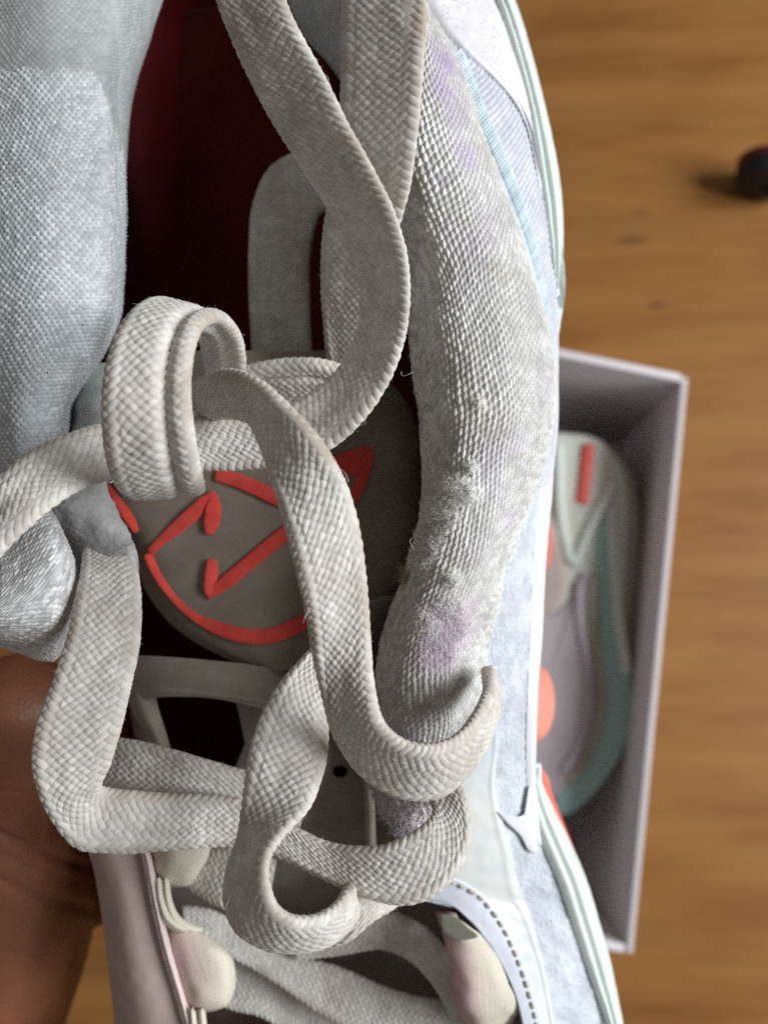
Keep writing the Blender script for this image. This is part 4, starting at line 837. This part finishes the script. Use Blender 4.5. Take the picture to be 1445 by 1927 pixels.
# twisted strand and its small loop
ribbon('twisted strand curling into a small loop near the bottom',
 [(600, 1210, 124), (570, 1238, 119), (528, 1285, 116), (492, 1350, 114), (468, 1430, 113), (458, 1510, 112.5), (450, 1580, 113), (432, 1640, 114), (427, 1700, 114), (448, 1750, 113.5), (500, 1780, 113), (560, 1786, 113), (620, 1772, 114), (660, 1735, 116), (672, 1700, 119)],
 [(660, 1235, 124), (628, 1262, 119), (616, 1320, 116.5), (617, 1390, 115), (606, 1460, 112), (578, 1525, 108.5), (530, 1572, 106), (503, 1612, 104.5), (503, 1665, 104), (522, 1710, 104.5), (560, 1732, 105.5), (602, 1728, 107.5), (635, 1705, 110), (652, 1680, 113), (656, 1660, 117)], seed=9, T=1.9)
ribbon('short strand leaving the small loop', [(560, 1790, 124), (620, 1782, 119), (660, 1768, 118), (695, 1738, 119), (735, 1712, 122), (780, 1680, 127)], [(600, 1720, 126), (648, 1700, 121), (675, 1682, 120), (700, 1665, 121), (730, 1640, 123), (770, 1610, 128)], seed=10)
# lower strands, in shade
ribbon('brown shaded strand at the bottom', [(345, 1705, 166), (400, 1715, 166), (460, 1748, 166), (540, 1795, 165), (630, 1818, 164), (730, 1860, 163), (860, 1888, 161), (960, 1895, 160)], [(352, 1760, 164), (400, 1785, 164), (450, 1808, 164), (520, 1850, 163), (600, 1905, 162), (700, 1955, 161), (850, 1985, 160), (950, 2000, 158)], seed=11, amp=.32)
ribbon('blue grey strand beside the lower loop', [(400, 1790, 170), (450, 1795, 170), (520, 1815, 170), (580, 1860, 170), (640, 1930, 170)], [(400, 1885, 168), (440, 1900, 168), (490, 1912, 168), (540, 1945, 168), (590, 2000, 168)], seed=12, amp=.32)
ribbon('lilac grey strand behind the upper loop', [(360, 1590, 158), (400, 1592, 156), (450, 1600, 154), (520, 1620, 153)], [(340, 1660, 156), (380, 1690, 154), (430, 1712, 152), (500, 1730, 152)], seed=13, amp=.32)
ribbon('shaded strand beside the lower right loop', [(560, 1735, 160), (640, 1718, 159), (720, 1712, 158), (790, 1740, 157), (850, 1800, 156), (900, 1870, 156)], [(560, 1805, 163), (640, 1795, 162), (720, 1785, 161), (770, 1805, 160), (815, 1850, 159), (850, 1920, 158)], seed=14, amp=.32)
for k_, (b0, n0, cnt) in enumerate(FZ):
    fibres('loose_fibres', b0, n0, int(cnt * 2.4), .65, .013, M_LACE_FUZZ, lace, curl=.5, lie=.8, seed=60 + k_)

# single stray hairs curling off the laces, dark specks caught in the left collar
def hair(pts, r_, mat, parent, name='stray_fibre'):
    q = P(np.array(pts, float)); ch = chordlen(q); c_ = spl(q, np.linspace(0, ch[-1], 24), chord=ch); t = np.gradient(c_, axis=0); t /= np.linalg.norm(t, axis=1, keepdims=True)
    a = np.cross(t, np.array([.3, .5, .8])); a /= np.linalg.norm(a, axis=1, keepdims=True); b2 = np.cross(t, a)
    G = np.stack([c_ + (a * math.cos(w_) + b2 * math.sin(w_)) * r_ * .001 for w_ in (0, 1.57, 3.14, 4.71)], 1)
    return mesh_raw(name, G.reshape(-1, 3), grid_faces(24, 4, closed=True), mat, parent)
for pts in ([(186, 900, 108), (196, 906, 105), (208, 908, 104), (214, 902, 106)], [(640, 884, 103), (650, 892, 101), (655, 902, 101), (648, 906, 103)], [(604, 140, 106), (618, 150, 103), (614, 166, 102), (624, 168, 104)],
            [(522, 1570, 106), (523, 1582, 103), (521, 1592, 104)], [(778, 1012, 128), (772, 1022, 125), (779, 1034, 124)], [(755, 700, 112), (770, 704, 108), (778, 700, 108)], [(585, 1150, 102), (575, 1160, 99), (571, 1172, 100)], [(436, 1690, 110), (428, 1700, 107), (424, 1712, 108)]):
    hair(pts, .03, M_FIB, lace)
dk, nt, b = newmat('dark_lint'); b.inputs['Base Color'].default_value = (.02, .02, .03, 1)
for x, y, r_ in ((134, 316, .32), (190, 427, .22), (154, 481, .2), (100, 352, .12), (156, 610, .16), (60, 250, .12), (180, 560, .12), (90, 700, .14)):
    d_ = np.interp(y, [60, 300, 820], [124, 122, 122]) + (6.2 if x > 170 else (2.6 if x > 125 else .2))
    bead('lint_speck', P([x - r_ * 10, y, d_ - .5]), P([x + r_ * 10, y + 3, d_ - .5]), r_ * .0007, dk, shoe)
# crumb of yellowish lint caught beside the collar
lm = fabric('yellow_lint', (.50, .42, .25), (.6, .52, .35), tvar=0)
g_ = np.random.default_rng(5); pts_ = P(np.column_stack([765 + g_.normal(0, 6, 60), 1090 + g_.normal(0, 11, 60), 133 + g_.normal(0, .8, 60)])); nn_ = g_.normal(0, 1, (60, 3)); nn_ /= np.linalg.norm(nn_, axis=1, keepdims=True)
o = fibres('lint', pts_, nn_, 260, 1.8, .03, lm, None, curl=1.0, lie=.8, seed=9); del o['kind']
o['label'] = 'tuft of yellowish lint caught between tongue tab and frayed collar'; o['category'] = 'lint'

# ================================================================== the hand
def skin_body(name, chains, mat, parent=None, sub=3):
    V, Ed, Rr = [], [], []
    for ch, join in chains:
        prev = join
        for (x, y, d, r_) in ch:
            V.append(P([x, y, float(d)])); Rr.append(r_ * .001); k = len(V) - 1
            if prev is not None: Ed.append((prev, k))
            prev = k
    me = bpy.data.meshes.new(name); me.from_pydata([tuple(v) for v in V], Ed, []); me.materials.append(mat)
    o = link(name, me, parent, smooth=False)
    md = o.modifiers.new('s', 'SKIN'); md.use_smooth_shade = True
    for i, r_ in enumerate(Rr): me.skin_vertices[0].data[i].radius = (r_, r_)
    me.skin_vertices[0].data[0].use_root = True
    o.modifiers.new('u', 'SUBSURF').levels = sub; o.modifiers['u'].render_levels = sub
    return o
# palm below the shoe, thumb lying along its left side, four fingers reaching under to the right
palm = [(-160, 2250, 205, 26), (-45, 1960, 205, 23), (-10, 1720, 205, 20), (230, 1560, 228, 17)]
chains = [(palm, None),
          ([(20, 1600, 184, 19.5), (-10, 1490, 176, 17), (10, 1400, 168, 14.5), (40, 1330, 162, 12.5), (56, 1268, 157, 10)], 2),
          ([(440, 1420, 226, 10), (640, 1340, 220, 9.4), (860, 1310, 206, 8.8), (980, 1320, 192, 11.5), (1040, 1325, 188, 10.0)], 3),
          ([(440, 1560, 226, 10), (660, 1500, 220, 9.6), (860, 1480, 210, 9), (970, 1490, 200, 9.4), (1030, 1500, 194, 8.0)], 3),
          ([(450, 1640, 228, 10), (650, 1650, 222, 9.4), (850, 1670, 214, 8.6), (960, 1690, 206, 7.6)], 3),
          ([(440, 1740, 228, 9), (620, 1790, 224, 8.4), (800, 1830, 218, 7.6), (900, 1850, 212, 6.6)], 3)]
hand = skin_body('hand', chains, M_SKIN, sub=5)
dg = bpy.context.evaluated_depsgraph_get(); hm = bpy.data.meshes.new_from_object(hand.evaluated_get(dg)); hm.name = 'hand'
hand.modifiers.clear(); hand.data = hm
co = np.empty(len(hm.vertices) * 3, np.float32); hm.vertices.foreach_get('co', co); co = co.reshape(-1, 3).astype(float)
no = np.array([v.normal[:] for v in hm.vertices]); px_, py_ = pix(co)
for line, dep, wd in (([(-60, 1555), (0, 1570), (75, 1603), (130, 1622), (200, 1640)], 1.2, 6), ([(-60, 1635), (0, 1655), (60, 1688), (120, 1702), (200, 1722)], .9, 6), ([(-20, 1600), (60, 1632), (150, 1665)], .4, 4), ([(-60, 1500), (20, 1490), (80, 1500)], .35, 4), ([(-40, 1785), (60, 1800), (150, 1820)], .35, 5)):
    q = spl(np.array(line, float), n=120); dd = np.min(np.hypot(px_[:, None] - q[None, :, 0], py_[:, None] - q[None, :, 1]), axis=1)
    co -= no * (dep * np.exp(-(dd / wd) ** 2))[:, None] * .001
co += no * (.35 * vnoise(px_ * .02, py_ * .02, 3))[:, None] * .001
hm.vertices.foreach_set('co', co.astype(np.float32).ravel()); hm.update()
M_TIP_LIT = skin('lit_fingertip_skin', (.66, .25, .19), (.72, .30, .23), (.74, .22, .17)); hm.materials.append(M_TIP_LIT)  # pinker than the hand; light on the fingertips is painted in too
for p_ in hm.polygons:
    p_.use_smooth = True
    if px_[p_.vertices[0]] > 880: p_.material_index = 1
hand['label'] = 'bare hand gripping the sneaker from below, thumb along its left side'; hand['category'] = 'hand'

for o in SC.objects:
    if o.name.startswith('held_sneaker'): o.name = 'sneaker.001'
